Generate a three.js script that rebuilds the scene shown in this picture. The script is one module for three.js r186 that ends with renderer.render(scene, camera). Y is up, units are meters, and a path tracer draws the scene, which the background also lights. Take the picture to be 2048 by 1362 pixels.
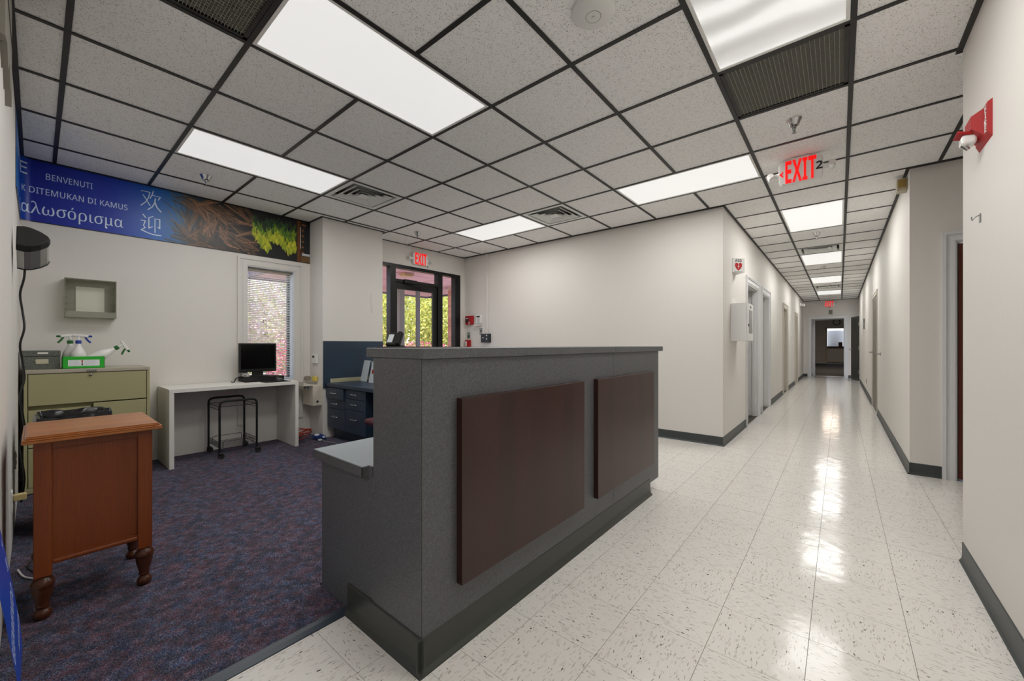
import * as THREE from 'three';
import { RectAreaLightUniformsLib } from 'three/addons/lights/RectAreaLightUniformsLib.js';
import { RoundedBoxGeometry } from 'three/addons/geometries/RoundedBoxGeometry.js';
import { mergeGeometries } from 'three/addons/utils/BufferGeometryUtils.js';
import { TextGeometry } from 'three/addons/geometries/TextGeometry.js';
import { FontLoader } from 'three/addons/loaders/FontLoader.js';

// ---------- camera, sky, sun, exposure ----------
// Plan coordinates used below: x to the right across the corridor, y up, n along the corridor (world z = -n).
const scene = new THREE.Scene();
const camera = new THREE.PerspectiveCamera(2 * Math.atan(681 / 790.03) * 180 / Math.PI, 2048 / 1362, 0.02, 200);
camera.position.set(-0.0516, 1.16, -0.508);
camera.rotation.set(0, 0.692811, 0);
camera.setViewOffset(2048, 1362, 0, -8.43, 2048, 1362);      // slight lens rise
scene.add(camera);

const renderer = new THREE.WebGLRenderer({ antialias: true });
renderer.toneMapping = THREE.LinearToneMapping;
renderer.toneMappingExposure = 1.34;
renderer.shadowMap.enabled = true;
RectAreaLightUniformsLib.init();
const PANEL = 6.2;                                            // radiance of the fluorescent panels

{ // clear spring sky, paler towards the horizon
  const w = 64, h = 32, d = new Float32Array(w * h * 4);
  for (let j = 0; j < h; j++) for (let i = 0; i < w; i++) {
    const el = Math.max(0, (j + 0.5) / h * 2 - 1), k = Math.pow(el, 0.45), o = (j * w + i) * 4;
    d[o] = 1.15 * (1 - k) + 0.16 * k; d[o + 1] = 1.2 * (1 - k) + 0.42 * k; d[o + 2] = 1.25 * (1 - k) + 1.0 * k; d[o + 3] = 1;
  }
  const t = new THREE.DataTexture(d, w, h, THREE.RGBAFormat, THREE.FloatType);
  t.mapping = THREE.EquirectangularReflectionMapping; t.magFilter = THREE.LinearFilter; t.needsUpdate = true;
  scene.background = t; scene.backgroundIntensity = 1.7;
}
const sun = new THREE.DirectionalLight(0xfff2dd, 7.5);
sun.position.set(-9, 13, 2); sun.target.position.set(-11, 0, -4); sun.castShadow = true;
sun.shadow.mapSize.set(2048, 2048);
Object.assign(sun.shadow.camera, { left: -14, right: 14, top: 14, bottom: -14, near: 1, far: 45 });
scene.add(sun, sun.target);

// ---------- helpers ----------
let seed = 12345;
const rnd = () => { seed |= 0; seed = seed + 0x6D2B79F5 | 0; let t = Math.imul(seed ^ seed >>> 15, 1 | seed); t = t + Math.imul(t ^ t >>> 7, 61 | t) ^ t; return ((t ^ t >>> 14) >>> 0) / 4294967296; };
const rr = (a, b) => a + (b - a) * rnd();
const V = (x, y, n) => new THREE.Vector3(x, y, -n);
const taken = {};
const numbered = (name) => { const k = taken[name] = (taken[name] ?? -1) + 1; return k ? name + '_' + String(k).padStart(3, '0') : name; };

function metres(g) {                                          // box-mapped uv, in metres
  const p = g.attributes.position, n = g.attributes.normal, uv = new Float32Array(p.count * 2);
  for (let i = 0; i < p.count; i++) {
    const ax = Math.abs(n.getX(i)), ay = Math.abs(n.getY(i)), az = Math.abs(n.getZ(i));
    const x = p.getX(i), y = p.getY(i), z = p.getZ(i);
    if (ay >= ax && ay >= az) { uv[2 * i] = x; uv[2 * i + 1] = -z; } else if (ax >= az) { uv[2 * i] = -z; uv[2 * i + 1] = y; } else { uv[2 * i] = x; uv[2 * i + 1] = y; }
  }
  g.setAttribute('uv', new THREE.BufferAttribute(uv, 2));
  return g;
}
const bare = (g) => { const h = g.index ? g.toNonIndexed() : g; for (const k of Object.keys(h.attributes)) if (!['position', 'normal', 'uv'].includes(k)) h.deleteAttribute(k); return h; };
const box = (x0, x1, y0, y1, n0, n1) => metres(bare(new THREE.BoxGeometry(x1 - x0, y1 - y0, n1 - n0).translate((x0 + x1) / 2, (y0 + y1) / 2, -(n0 + n1) / 2)));
const rbox = (x0, x1, y0, y1, n0, n1, r = 0.006, s = 2) => metres(bare(new RoundedBoxGeometry(x1 - x0, y1 - y0, n1 - n0, s, Math.min(r, (x1 - x0) / 2.01, (y1 - y0) / 2.01, (n1 - n0) / 2.01)).translate((x0 + x1) / 2, (y0 + y1) / 2, -(n0 + n1) / 2)));
function bar(a, b, r, seg = 8, r2 = r) {                      // round bar between two points
  const d = b.clone().sub(a), g = new THREE.CylinderGeometry(r2, r, d.length(), seg);
  g.applyQuaternion(new THREE.Quaternion().setFromUnitVectors(new THREE.Vector3(0, 1, 0), d.clone().normalize()));
  return bare(g.translate((a.x + b.x) / 2, (a.y + b.y) / 2, (a.z + b.z) / 2));
}
function tube(pts, r, seg = 40, rad = 6, tension = 0.5) { return bare(new THREE.TubeGeometry(new THREE.CatmullRomCurve3(pts, false, 'catmullrom', tension), seg, r, rad)); }
const lathe = (pts, seg = 20) => bare(new THREE.LatheGeometry(pts.map(([r, y]) => new THREE.Vector2(r, y)), seg));
const at = (g, x, y, n) => g.translate(x, y, -n);
function prism(pts, depth, bevel = 0) {                       // extruded outline, along local +z
  const s = new THREE.Shape(pts.map(([x, y]) => new THREE.Vector2(x, y)));
  return bare(new THREE.ExtrudeGeometry(s, { depth, bevelEnabled: bevel > 0, bevelSize: bevel, bevelThickness: bevel, bevelOffset: -bevel, bevelSegments: 2, curveSegments: 10 }));
}
function place(parent, name, geos, mat, label) {              // geometry in plan coordinates -> one named mesh under its parent
  const list = Array.isArray(geos) ? geos : [geos];
  const g = list.length > 1 ? mergeGeometries(list) : list[0];
  const m = new THREE.Mesh(g, mat);
  m.name = parent === scene ? numbered(name) : name;
  const w = new THREE.Vector3();
  if (parent !== scene) { for (let q = parent; q && q !== scene; q = q.parent) w.add(q.position); g.translate(-w.x, -w.y, -w.z); }
  m.castShadow = m.receiveShadow = true;
  if (label) m.userData.label = label;
  parent.add(m);
  return m;
}
function thing(name, label, category, [x, y, n], group) {
  const o = new THREE.Group(); o.name = numbered(name); o.position.copy(V(x, y, n));
  o.userData = { label, category }; if (group) o.userData.group = group;
  scene.add(o); return o;
}
function struct(name, geos, mat, label) { const m = place(scene, name, geos, mat); m.userData.kind = 'structure'; if (label) m.userData.label = label; return m; }
function structGroup(name, [x, y, n] = [0, 0, 0], label) { const o = new THREE.Group(); o.name = numbered(name); o.position.copy(V(x, y, n)); o.userData = { kind: 'structure' }; if (label) o.userData.label = label; scene.add(o); return o; }
function solo(name, geos, mat, label, category, [x, y, n], group) { // a thing that is a single mesh, with its origin at its base
  const list = Array.isArray(geos) ? geos : [geos], g = list.length > 1 ? mergeGeometries(list) : list[0];
  const o = new THREE.Mesh(g.translate(-x, -y, n), mat); o.name = numbered(name); o.position.copy(V(x, y, n));
  o.castShadow = o.receiveShadow = true; o.userData = { label, category }; if (group) o.userData.group = group;
  scene.add(o); return o;
}
function copyOf(src, [x, y, n], label, group) {
  const c = src.clone(); c.name = numbered(src.name.replace(/_\d{3}$/, '')); c.position.copy(V(x, y, n));
  c.userData = { ...src.userData }; if (label) c.userData.label = label; if (group) c.userData.group = group;
  scene.add(c); return c;
}

// ---------- textures ----------
const tex = (cv, rx = 1, ry = 1, srgb = true) => {
  const t = new THREE.CanvasTexture(cv); t.wrapS = t.wrapT = THREE.RepeatWrapping; t.repeat.set(rx, ry);
  t.magFilter = THREE.LinearFilter; if (srgb) t.colorSpace = THREE.SRGBColorSpace; return t;
};
const canvas = (w, h) => { const c = document.createElement('canvas'); c.width = w; c.height = h; return [c, c.getContext('2d')]; };
function wrapDraw(x, S, px, py, pad, f) { for (const dx of [-S, 0, S]) for (const dy of [-S, 0, S]) if (px + dx > -pad && px + dx < S + pad && py + dy > -pad && py + dy < S + pad) { x.save(); x.translate(px + dx, py + dy); f(); x.restore(); } }
// periodic value noise
function noiseGrid(k) { const a = new Float32Array(k * k); for (let i = 0; i < k * k; i++) a[i] = rnd(); return (u, v) => { u = (u % 1 + 1) % 1 * k; v = (v % 1 + 1) % 1 * k; const i = u | 0, j = v | 0, f = u - i, g = v - j, s = f * f * (3 - 2 * f), t = g * g * (3 - 2 * g), I = (i + 1) % k, J = (j + 1) % k; return (a[j * k + i] * (1 - s) + a[j * k + I] * s) * (1 - t) + (a[J * k + i] * (1 - s) + a[J * k + I] * s) * t; }; }

// ceiling tile: mineral board with pinholes and short fissures (0.61 m)
const [cTile, xTile] = canvas(1024, 1024), [cTileB, xTileB] = canvas(1024, 1024);
{
  xTile.fillStyle = '#f8f7f5'; xTile.fillRect(0, 0, 1024, 1024); xTileB.fillStyle = '#fff'; xTileB.fillRect(0, 0, 1024, 1024);
  for (let k = 0; k < 2700; k++) {
    const px = rnd() * 1024, py = rnd() * 1024, a = rr(0, 6.28), l = rnd() < 0.4 ? rr(6, 13) : rr(1.5, 4), w = rr(1.2, 2.4), dark = rr(0.5, 0.95);
    for (const [c, col] of [[xTile, `rgba(48,44,38,${dark})`], [xTileB, `rgba(0,0,0,${dark})`]]) wrapDraw(c, 1024, px, py, 14, () => {
      c.rotate(a); c.strokeStyle = col; c.lineWidth = w; c.lineCap = 'round'; c.beginPath(); c.moveTo(-l / 2, 0); c.quadraticCurveTo(0, l * 0.3, l / 2, 0); c.stroke();
    });
  }
  for (let k = 0; k < 9000; k++) { xTile.fillStyle = `rgba(${rnd() < 0.5 ? '255,255,250' : '120,115,108'},0.10)`; xTile.fillRect(rnd() * 1024, rnd() * 1024, 2, 2); }
}
// vinyl composition tile: off-white with dark streaked chips, all running one way (1.4 m)
const [cVin, xVin] = canvas(2048, 2048);
{
  xVin.fillStyle = '#e8e4de'; xVin.fillRect(0, 0, 2048, 2048);
  const chip = (n, l0, l1, w0, w1, cols, a0, a1) => { for (let k = 0; k < n; k++) { const l = rr(l0, l1), w = rr(w0, w1), col = cols[rnd() * cols.length | 0], al = rr(a0, a1), an = rr(-0.35, 0.35), e = rr(-0.4, 0.4); wrapDraw(xVin, 2048, rnd() * 2048, rnd() * 2048, 60, () => { xVin.rotate(an); xVin.fillStyle = `rgba(${col},${al})`; xVin.beginPath(); xVin.ellipse(0, 0, l, w, 0, 0, 6.29); xVin.ellipse(l * 0.6, w * e, l * 0.5, w * 0.6, 0, 0, 6.29); xVin.fill(); }); } };
  chip(2600, 8, 30, 2, 7, ['226,222,214', '190,183,172', '236,232,224'], 0.12, 0.4);
  chip(3600, 4, 16, 0.8, 2.6, ['150,143,132', '128,120,110', '165,158,148'], 0.25, 0.6);
  chip(900, 4, 15, 1.2, 2.8, ['104,98,88', '112,104,92', '90,86,80'], 0.4, 0.75);
  chip(90, 6, 12, 2.2, 4.2, ['48,44,40', '66,58,48', '40,38,36'], 0.7, 0.95);
}
// carpet: navy and maroon flecked loop pile (0.8 m)
const [cCar, xCar] = canvas(1024, 1024), [cCarB, xCarB] = canvas(1024, 1024);
{
  const S = 1024, C = 4, K = S / C, im = xCar.createImageData(S, S), ib = xCarB.createImageData(S, S), n1 = noiseGrid(22), n2 = noiseGrid(48), n3 = noiseGrid(30);
  const blues = [[44, 52, 78], [58, 70, 96], [34, 38, 58], [78, 88, 110]], reds = [[84, 58, 70], [66, 42, 54], [98, 76, 86]], greys = [[96, 92, 102], [64, 62, 76], [42, 41, 52], [112, 106, 112]];
  const yarn = []; for (let b = 0; b < K; b++) for (let a = 0; a < K; a++) { const u = a / K, v = b / K, m = 0.6 * n1(u, v) + 0.4 * n2(u, v), q = 0.5 + (m - 0.5) * 0.8 + (rnd() - 0.5) * 0.55, set = q < 0.45 ? blues : q < 0.6 ? greys : reds, c = set[rnd() * set.length | 0], g = 0.85 + 0.5 * n3(u, v); yarn.push([c[0] * g, c[1] * g, c[2] * g]); }
  for (let j = 0; j < S; j++) for (let i = 0; i < S; i++) {
    const o = (j * S + i) * 4, a = i / C | 0, b = j / C | 0, c = yarn[b * K + a], fx = (i % C + 0.5) / C - 0.5, fy = (j % C + 0.5) / C - 0.5, loop = Math.max(0, 1 - 2.6 * (fx * fx + fy * fy)), g = (0.62 + 0.5 * loop) * rr(0.85, 1.15) * 1.1;
    im.data[o] = c[0] * g; im.data[o + 1] = c[1] * g; im.data[o + 2] = c[2] * g; im.data[o + 3] = 255;
    ib.data[o] = ib.data[o + 1] = ib.data[o + 2] = 255 * loop * rr(0.7, 1); ib.data[o + 3] = 255;
  }
  xCar.putImageData(im, 0, 0); xCarB.putImageData(ib, 0, 0);
}
// dark laminate with a fine brushed fleck (0.3 m)
const [cLam, xLam] = canvas(512, 512), [cLamB, xLamB] = canvas(512, 512);
{
  xLam.fillStyle = '#5d5e60'; xLam.fillRect(0, 0, 512, 512); xLamB.fillStyle = '#808080'; xLamB.fillRect(0, 0, 512, 512);
  for (let k = 0; k < 9000; k++) {
    const px = rnd() * 512, py = rnd() * 512, a = -0.75 + rr(-0.6, 0.6), l = rr(3, 8), up = rnd() < 0.5, al = rr(0.15, 0.5);
    for (const [c, col] of [[xLam, up ? `rgba(122,124,126,${al})` : `rgba(40,40,42,${al})`], [xLamB, up ? `rgba(255,255,255,${al})` : `rgba(0,0,0,${al})`]]) wrapDraw(c, 512, px, py, 8, () => { c.rotate(a); c.strokeStyle = col; c.lineWidth = 1.7; c.beginPath(); c.moveTo(-l, 0); c.lineTo(l, 0); c.stroke(); });
  }
}
// wood: vertical grain (0.5 x 1 m)
function woodCanvas(base, dark, light, n = 1500) {
  const [c, x] = canvas(512, 1024); x.fillStyle = base; x.fillRect(0, 0, 512, 1024);
  const broad = noiseGrid(9);
  for (let i = 0; i < 512; i += 2) { const a = broad(i / 512, 0.3); x.fillStyle = a > 0.5 ? `rgba(${light},${(a - 0.5) * 0.5})` : `rgba(${dark},${(0.5 - a) * 0.6})`; x.fillRect(i, 0, 2, 1024); }
  for (let k = 0; k < n; k++) { const px = rnd() * 512, py = rnd() * 1024, l = rr(20, 160); x.strokeStyle = `rgba(${rnd() < 0.65 ? dark : light},${rr(0.06, 0.3)})`; x.lineWidth = rr(0.5, 1.4); x.beginPath(); x.moveTo(px, py); x.bezierCurveTo(px + rr(-2, 2), py + l / 3, px + rr(-2, 2), py + l * 0.66, px + rr(-3, 3), py + l); x.stroke(); }
  return c;
}
const cWood = woodCanvas('#7a3605', '58,19,0', '166,84,14'), cMahog = woodCanvas('#3a1f19', '24,9,7', '70,38,30', 2200);
// orange-peel paint relief (0.5 m)
const [cPeel, xPeel] = canvas(256, 256);
{ const im = xPeel.createImageData(256, 256), a = noiseGrid(64), b = noiseGrid(24); for (let j = 0; j < 256; j++) for (let i = 0; i < 256; i++) { const o = (j * 256 + i) * 4, v = 255 * (0.6 * a(i / 256, j / 256) + 0.4 * b(i / 256, j / 256)); im.data[o] = im.data[o + 1] = im.data[o + 2] = v; im.data[o + 3] = 255; } xPeel.putImageData(im, 0, 0); }
// hand-troweled floor gloss: slow ripple (1.2 m)
const [cRip, xRip] = canvas(256, 256);
{ const im = xRip.createImageData(256, 256), a = noiseGrid(14), b = noiseGrid(40); for (let j = 0; j < 256; j++) for (let i = 0; i < 256; i++) { const o = (j * 256 + i) * 4, v = 255 * (0.75 * a(i / 256, j / 256) + 0.25 * b(i / 256, j / 256)); im.data[o] = im.data[o + 1] = im.data[o + 2] = v; im.data[o + 3] = 255; } xRip.putImageData(im, 0, 0); }

// ---------- materials ----------
const mat = (color, roughness = 0.6, o = {}) => new THREE.MeshStandardMaterial({ color, roughness, ...o });
const peel = tex(cPeel, 2, 2, false);
const M = {
  wall: mat('#e0dcd6', 0.6, { bumpMap: peel, bumpScale: 0.0003 }),
  tile: mat('#ffffff', 0.95, { map: tex(cTile, 1 / 0.6096, 1 / 0.6096), bumpMap: tex(cTileB, 1 / 0.6096, 1 / 0.6096, false), bumpScale: 0.002 }),
  tee: mat('#1d1b19', 0.5),
  vinyl: new THREE.MeshPhysicalMaterial({ color: '#ffffff', roughness: 0.13, specularIntensity: 0.48, map: tex(cVin, 1 / 1.4, 1 / 1.4), bumpMap: tex(cRip, 1 / 1.2, 1 / 1.2, false), bumpScale: 0.0012 }),
  joint: mat('#4c463e', 0.8),
  carpet: mat('#ffffff', 1, { map: tex(cCar, 1 / 0.8, 1 / 0.8), bumpMap: tex(cCarB, 1 / 0.8, 1 / 0.8, false), bumpScale: 0.003 }),
  base: mat('#3e4343', 0.45),
  counterBase: mat('#3c3f3a', 0.35),
  laminate: mat('#ffffff', 0.42, { map: tex(cLam, 1 / 0.3, 1 / 0.3), bumpMap: tex(cLamB, 1 / 0.3, 1 / 0.3, false), bumpScale: 0.0005 }),
  ledge: mat('#8e979c', 0.32),
  mahogany: mat('#ffffff', 0.34, { map: tex(cMahog, 2, 1) }),
  blue: mat('#2b3a4b', 0.38),
  wood: mat('#ffffff', 0.4, { map: tex(cWood, 2, 1) }),
  woodLeg: mat('#4e2712', 0.28),
  white: mat('#e4e3e1', 0.45), trim: mat('#dfdfe0', 0.4),
  desk: mat('#e3e0da', 0.5), olive: mat('#aaa57c', 0.45), oliveDark: mat('#3d3a2a', 0.6),
  black: mat('#121212', 0.4), blackMatte: mat('#161617', 0.75), bag: mat('#1c1d20', 0.25),
  chrome: mat('#c9c9c9', 0.18, { metalness: 1 }), steel: mat('#9a9a98', 0.35, { metalness: 1 }), brushed: mat('#b9bbb6', 0.38, { metalness: 0.9 }),
  red: mat('#a80508', 0.6), redLit: mat('#e01010', 0.4, { emissive: new THREE.Color(0.5, 0.001, 0.001) }), amber: mat('#f4f4f2', 0.15),
  plastic: mat('#e9e8e4', 0.4), beige: mat('#cfc7b8', 0.5), frame: mat('#1a1b1c', 0.35, { metalness: 0.4 }),
  glass: new THREE.MeshPhysicalMaterial({ color: '#ffffff', roughness: 0.02, transmission: 1, thickness: 0, ior: 1.45 }),
  clear: new THREE.MeshPhysicalMaterial({ color: '#e9ebe4', roughness: 0.08, transmission: 0.9, thickness: 0, ior: 1.45 }),
  wallTrim: mat('#cdc7bc', 0.5), darkDoor: mat('#33362f', 0.4), brownDoor: mat('#5a3519', 0.4), concrete: mat('#9a9894', 0.9), sheet: mat('#8c8e8a', 0.5, { metalness: 0.4 }),
  lens: mat('#f4f4f2', 0.5, { emissive: new THREE.Color(0.42, 0.42, 0.418) }),
};
const font = await new FontLoader().loadAsync('fonts/droid/droid_sans_bold.typeface.json');
function letters(s, size, depth, narrow = 1) { const g = bare(new TextGeometry(s, { font, size, depth, curveSegments: 4 })); g.computeBoundingBox(); const b = g.boundingBox; return g.translate(-(b.min.x + b.max.x) / 2, -(b.min.y + b.max.y) / 2, 0).scale(narrow, 1, 1); }

// ---------- setting ----------
const U = 0.6096, H = 2.743, TOP = 2.95, XL = -5.34, NS = 0.42, NB = 5.52, HL = -1.08, HR = 0.43, NE = 18.45, XR = 0.456;
const wallX = (x0, x1, n0, n1, holes, y1 = TOP) => {          // wall running along n, with rectangular openings [n0, n1, y0, y1]
  const out = []; let n = n0;
  for (const [a, b, c, d] of [...holes].sort((p, q) => p[0] - q[0])) { if (a > n) out.push(box(x0, x1, 0, y1, n, a)); if (c > 0) out.push(box(x0, x1, 0, c, a, b)); if (d < y1) out.push(box(x0, x1, d, y1, a, b)); n = b; }
  if (n < n1) out.push(box(x0, x1, 0, y1, n, n1)); return out;
};
const wallN = (n0, n1, x0, x1, holes, y1 = TOP) => {
  const out = []; let x = x0;
  for (const [a, b, c, d] of [...holes].sort((p, q) => p[0] - q[0])) { if (a > x) out.push(box(x, a, 0, y1, n0, n1)); if (c > 0) out.push(box(a, b, 0, c, n0, n1)); if (d < y1) out.push(box(a, b, d, y1, n0, n1)); x = b; }
  if (x < x1) out.push(box(x, x1, 0, y1, n0, n1)); return out;
};
const WIN = [2.07, 2.582, 0.73, 2.075], SHOP = [3.72, 5.41, 0, 2.412];
struct('wall_left', wallX(-5.52, XL, 0.28, NB + 0.14, [WIN, SHOP]), M.wall);
struct('wall_back', wallN(NB, NB + 0.12, XL, HL, []), M.wall);
struct('wall_near', [...wallN(NS - 0.12, NS, XL, -1.78, []), ...wallX(-1.9, -1.78, -3, NS - 0.12, [])], M.wall);
struct('wall_behind', wallN(-3.12, -3, -1.9, 0.58, []), M.wall);
struct('wall_right', [...wallX(XR, 0.576, -3, 3.68, []), ...wallN(3.56, 3.68, 0.576, 2.5, [])], M.wall);
struct('wall_recess', wallN(NB, NB + 0.12, HR, 2.5, [[0.71, 1.58, 0, 2.045]]), M.wall);
struct('wall_passage', wallX(2.5, 2.62, 3.56, NB + 0.12, []), M.wall);
struct('wall_corridor_left', wallX(HL - 0.13, HL, NB + 0.12, NE, [[7.03, 8.0, 0, 2.05], [8.42, 9.25, 0, 2.05], [11.68, 12.55, 0, 2.05], [14.88, 15.55, 0, 2.03]]), M.wall);
struct('wall_corridor_right', wallX(HR, HR + 0.13, NB + 0.12, NE, [[9.5, 10.76, 0, 2.04], [17.05, 17.95, 0, 2.1]]), M.wall);
struct('wall_end', wallN(NE, NE + 0.12, HL - 0.13, HR + 0.13, [[-0.86, 0.07, 0, 2.1]]), M.wall);
struct('pillar', box(XL, -4.98, 0, H + 0.02, 2.775, 3.606), M.wall);

// floors
const floor = structGroup('floor', [0, 0, 0]);
place(floor, 'slab', [box(-5.52, -1.7, -0.2, -0.003, 0.28, NB + 0.2), box(-1.7, 0.62, -0.2, -0.003, -3.2, NE + 0.15), box(0.62, 2.7, -0.2, -0.003, 3.4, NB + 0.2)], M.joint);
{
  const T = 0.3048, X0 = -0.1456, N0 = 1.842, g = 0.0008, geo = [], small = [], jobs = [];
  for (let v = 0; v < 12; v++) {                              // shared variants: chips across or along, cut from other spots of the sheet
    const b = new THREE.BoxGeometry(T - 2 * g, 0.003, T - 2 * g).translate(0, -0.0015, 0), q = bare(b), uv = q.attributes.uv, p = q.attributes.position, ox = rnd() * 1.2, oy = rnd() * 1.2;
    for (let i = 0; i < p.count; i++) { const a = p.getX(i), c = p.getZ(i); v % 2 ? uv.setXY(i, a + ox, c + oy) : uv.setXY(i, c + ox, a + oy); }
    geo.push(q);
  }
  const areas = [[-1.7, XR, -3, 1.4], [-1.98, XR, 1.4, 3.68], [-1.98, 2.5, 3.68, NB], [XL, -1.98, 3.62, NB], [HL, HR, NB, NE]];
  for (let i = -18; i < 10; i++) for (let j = -17; j < 56; j++) {
    const x = X0 + i * T, n = N0 + j * T;
    for (const [a, b, c, d] of areas) {
      const x0 = Math.max(a, x), x1 = Math.min(b, x + T), n0 = Math.max(c, n), n1 = Math.min(d, n + T);
      if (x1 - x0 < 0.004 || n1 - n0 < 0.004) continue;
      const full = x1 - x0 > T - 1e-6 && n1 - n0 > T - 1e-6, cx = (x0 + x1) / 2, cn = (n0 + n1) / 2;
      const dep = -(cx + 0.0516) * 0.6388 + (cn - 0.508) * 0.7694;
      jobs.push({ x0, x1, n0, n1, cx, cn, full, par: (i + j) & 1, near: dep > 0.3 && x1 > -1.75 ? dep : 50 + Math.abs(dep) });
    }
  }
  jobs.sort((p, q) => p.near - q.near);
  jobs.forEach((k, idx) => {
    const v = k.par + 2 * (rnd() * 6 | 0);
    let gg = geo[v];
    if (!k.full) { gg = geo[v].clone().scale((k.x1 - k.x0 - 2 * g) / (T - 2 * g), 1, (k.n1 - k.n0 - 2 * g) / (T - 2 * g)); const uv = gg.attributes.uv, p = gg.attributes.position, o = geo[v].attributes.uv, sx = rnd(), sy = rnd(); for (let i = 0; i < p.count; i++) v % 2 ? uv.setXY(i, p.getX(i) + sx, p.getZ(i) + sy) : uv.setXY(i, p.getZ(i) + sx, p.getX(i) + sy); }
    if (idx < 300) { const m = new THREE.Mesh(gg, M.vinyl); m.name = 'tile'; m.position.copy(V(k.cx, 0, k.cn)); m.receiveShadow = m.castShadow = true; floor.add(m); } else small.push(gg.clone().translate(k.cx, 0, -k.cn));
  });
  const rest = place(floor, 'far_tiles', small, M.vinyl); rest.userData.kind = 'stuff';
}
struct('floor_carpet', [box(XL, -1.985, -0.003, 0.006, NS, 3.62), box(-1.985, -1.73, -0.003, 0.006, NS, 1.38)], M.carpet, 'navy and maroon flecked loop-pile carpet');
{ // rubber edge strip between carpet and tile
  const s = prism([[0, 0], [0.055, 0], [0.052, 0.003], [0.03, 0.0095], [0.006, 0.011], [0, 0.008]], 1.38 - NS);
  struct('trim_1', at(s, -1.735, 0, 1.38), mat('#2f3a46', 0.35), 'dark rubber strip at the carpet edge');
}

// ceiling: lay-in tiles on a black grid
const ceiling = structGroup('ceiling', [0, H, 0]);
place(ceiling, 'deck', [box(-5.52, 2.62, TOP, TOP + 0.1, -3.12, NB + 0.14), box(HL - 0.13, HR + 0.13, TOP, TOP + 0.1, NB + 0.14, NE + 0.12)], M.concrete);
const LIGHTS = [[-4, -3, 2, 4], [-7, -6, 2, 4], [-3, -1, 7, 8], [-7, -5, 7, 8], [-1, 0, 3, 5], [-1, 0, 10, 12], [-1, 0, 15, 17], [-1, 0, 20, 22], [-1, 0, 25, 27], [-1, 0, -3, -1]];
const GRILLES = [[-1, 5], [-4, 1]], VENTS = [[-7, 4], [-5, 7], [-1, 14], [-1, 23]];
const cellUse = (i, j) => LIGHTS.findIndex(([a, b, c, d]) => i >= a && i < b && j >= c && j < d);
{
  const areas = [[XL, XR, NS, 6 * U], [XL, 2.5, 6 * U, NB], [-1.78, XR, -3, NS], [HL, HR, NB, NE]];
  const full = [0, 1, 2, 3].map((r) => { const b = bare(new THREE.BoxGeometry(U - 0.004, 0.015, U - 0.004)), uv = b.attributes.uv, p = b.attributes.position; for (let i = 0; i < p.count; i++) { const x = p.getX(i), z = p.getZ(i); uv.setXY(i, ...[[x, z], [z, -x], [-x, -z], [-z, x]][r]); } return b; });
  for (let i = -9; i < 5; i++) for (let j = -5; j < 31; j++) {
    if (cellUse(i, j) >= 0 || GRILLES.some(([a, b]) => a === i && b === j) || VENTS.some(([a, b]) => a === i && b === j)) continue;
    for (const [a, b, c, d] of areas) {
      const x0 = Math.max(a, i * U), x1 = Math.min(b, i * U + U), n0 = Math.max(c, j * U), n1 = Math.min(d, j * U + U);
      if (x1 - x0 < 0.005 || n1 - n0 < 0.005) continue;
      let g = full[(i * 3 + j * 7 & 3)];
      if (x1 - x0 < U - 0.001 || n1 - n0 < U - 0.001) { const uvs = g.attributes.uv; g = bare(new THREE.BoxGeometry(x1 - x0, 0.015, n1 - n0)); const uv = g.attributes.uv, p = g.attributes.position; for (let k = 0; k < p.count; k++) uv.setXY(k, p.getX(k) + i * 0.13, p.getZ(k) + j * 0.21); }
      const m = new THREE.Mesh(g, M.tile); m.name = 'tile'; m.position.set((x0 + x1) / 2, 0.0085, -(n0 + n1) / 2); m.castShadow = m.receiveShadow = true; ceiling.add(m);
    }
  }
  // tees: runs of grid line that do not cross a fixture
  const inside = (x, n) => areas.some(([a, b, c, d]) => x > a + 0.002 && x < b - 0.002 && n > c - 0.002 && n < d + 0.002);
  const S = 12;
  for (const dir of [0, 1]) for (let k = -9; k < 31; k++) {
    let start = null; const p = k * U;
    const end = (t) => { if (start !== null && t - start > 0.03) { const g = dir ? [box(start, t, H - 0.0045, H - 0.0005, p - 0.0125, p + 0.0125)] : [box(p - 0.0125, p + 0.0125, H - 0.005, H - 0.0008, start, t)]; place(ceiling, 'tee_bar', g, M.tee); } start = null; };
    const lo = dir ? -9 * U : -5 * U, hi = dir ? 4.2 * U : 30.4 * U;
    for (let t = lo; t < hi; t += U / S) {
      const m = t + U / S / 2, [x, n] = dir ? [m, p] : [p, m], u = Math.floor(m / U), A = dir ? cellUse(u, k - 1) : cellUse(k - 1, u), B = dir ? cellUse(u, k) : cellUse(k, u);
      const ok = inside(x, n) && !(A >= 0 && A === B);
      if (ok && start === null) start = t; else if (!ok) end(t);
    }
    end(hi);
  }
  const y0 = H - 0.0055, y1 = H + 0.012, e = 0.024;           // wall angle round the edge
  const ang = [[XL, XL + e, NS, 2.775], [XL, -4.98 + e, 2.775 - e, 2.775], [-4.98, -4.98 + e, 2.775, 3.606], [XL, -4.98 + e, 3.606, 3.606 + e], [XL, XL + e, 3.606, NB], [XL, HL + e, NB - e, NB], [HL, HL + e, NB, NE], [HL, HR, NE - e, NE], [HR - e, HR, NB, NE], [HR - e, 2.5, NB - e, NB], [XR - e, XR, -3, 3.68 + e], [XR - e, 2.5, 3.68, 3.68 + e], [XL, -1.78, NS, NS + e], [-1.78, -1.78 + e, -3, NS + e], [2.5 - e, 2.5, 3.68, NB]];
  for (const [a, b, c, d] of ang) place(ceiling, 'wall_angle', box(a, b, y0, y1, c, d), M.tee);
}
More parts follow.
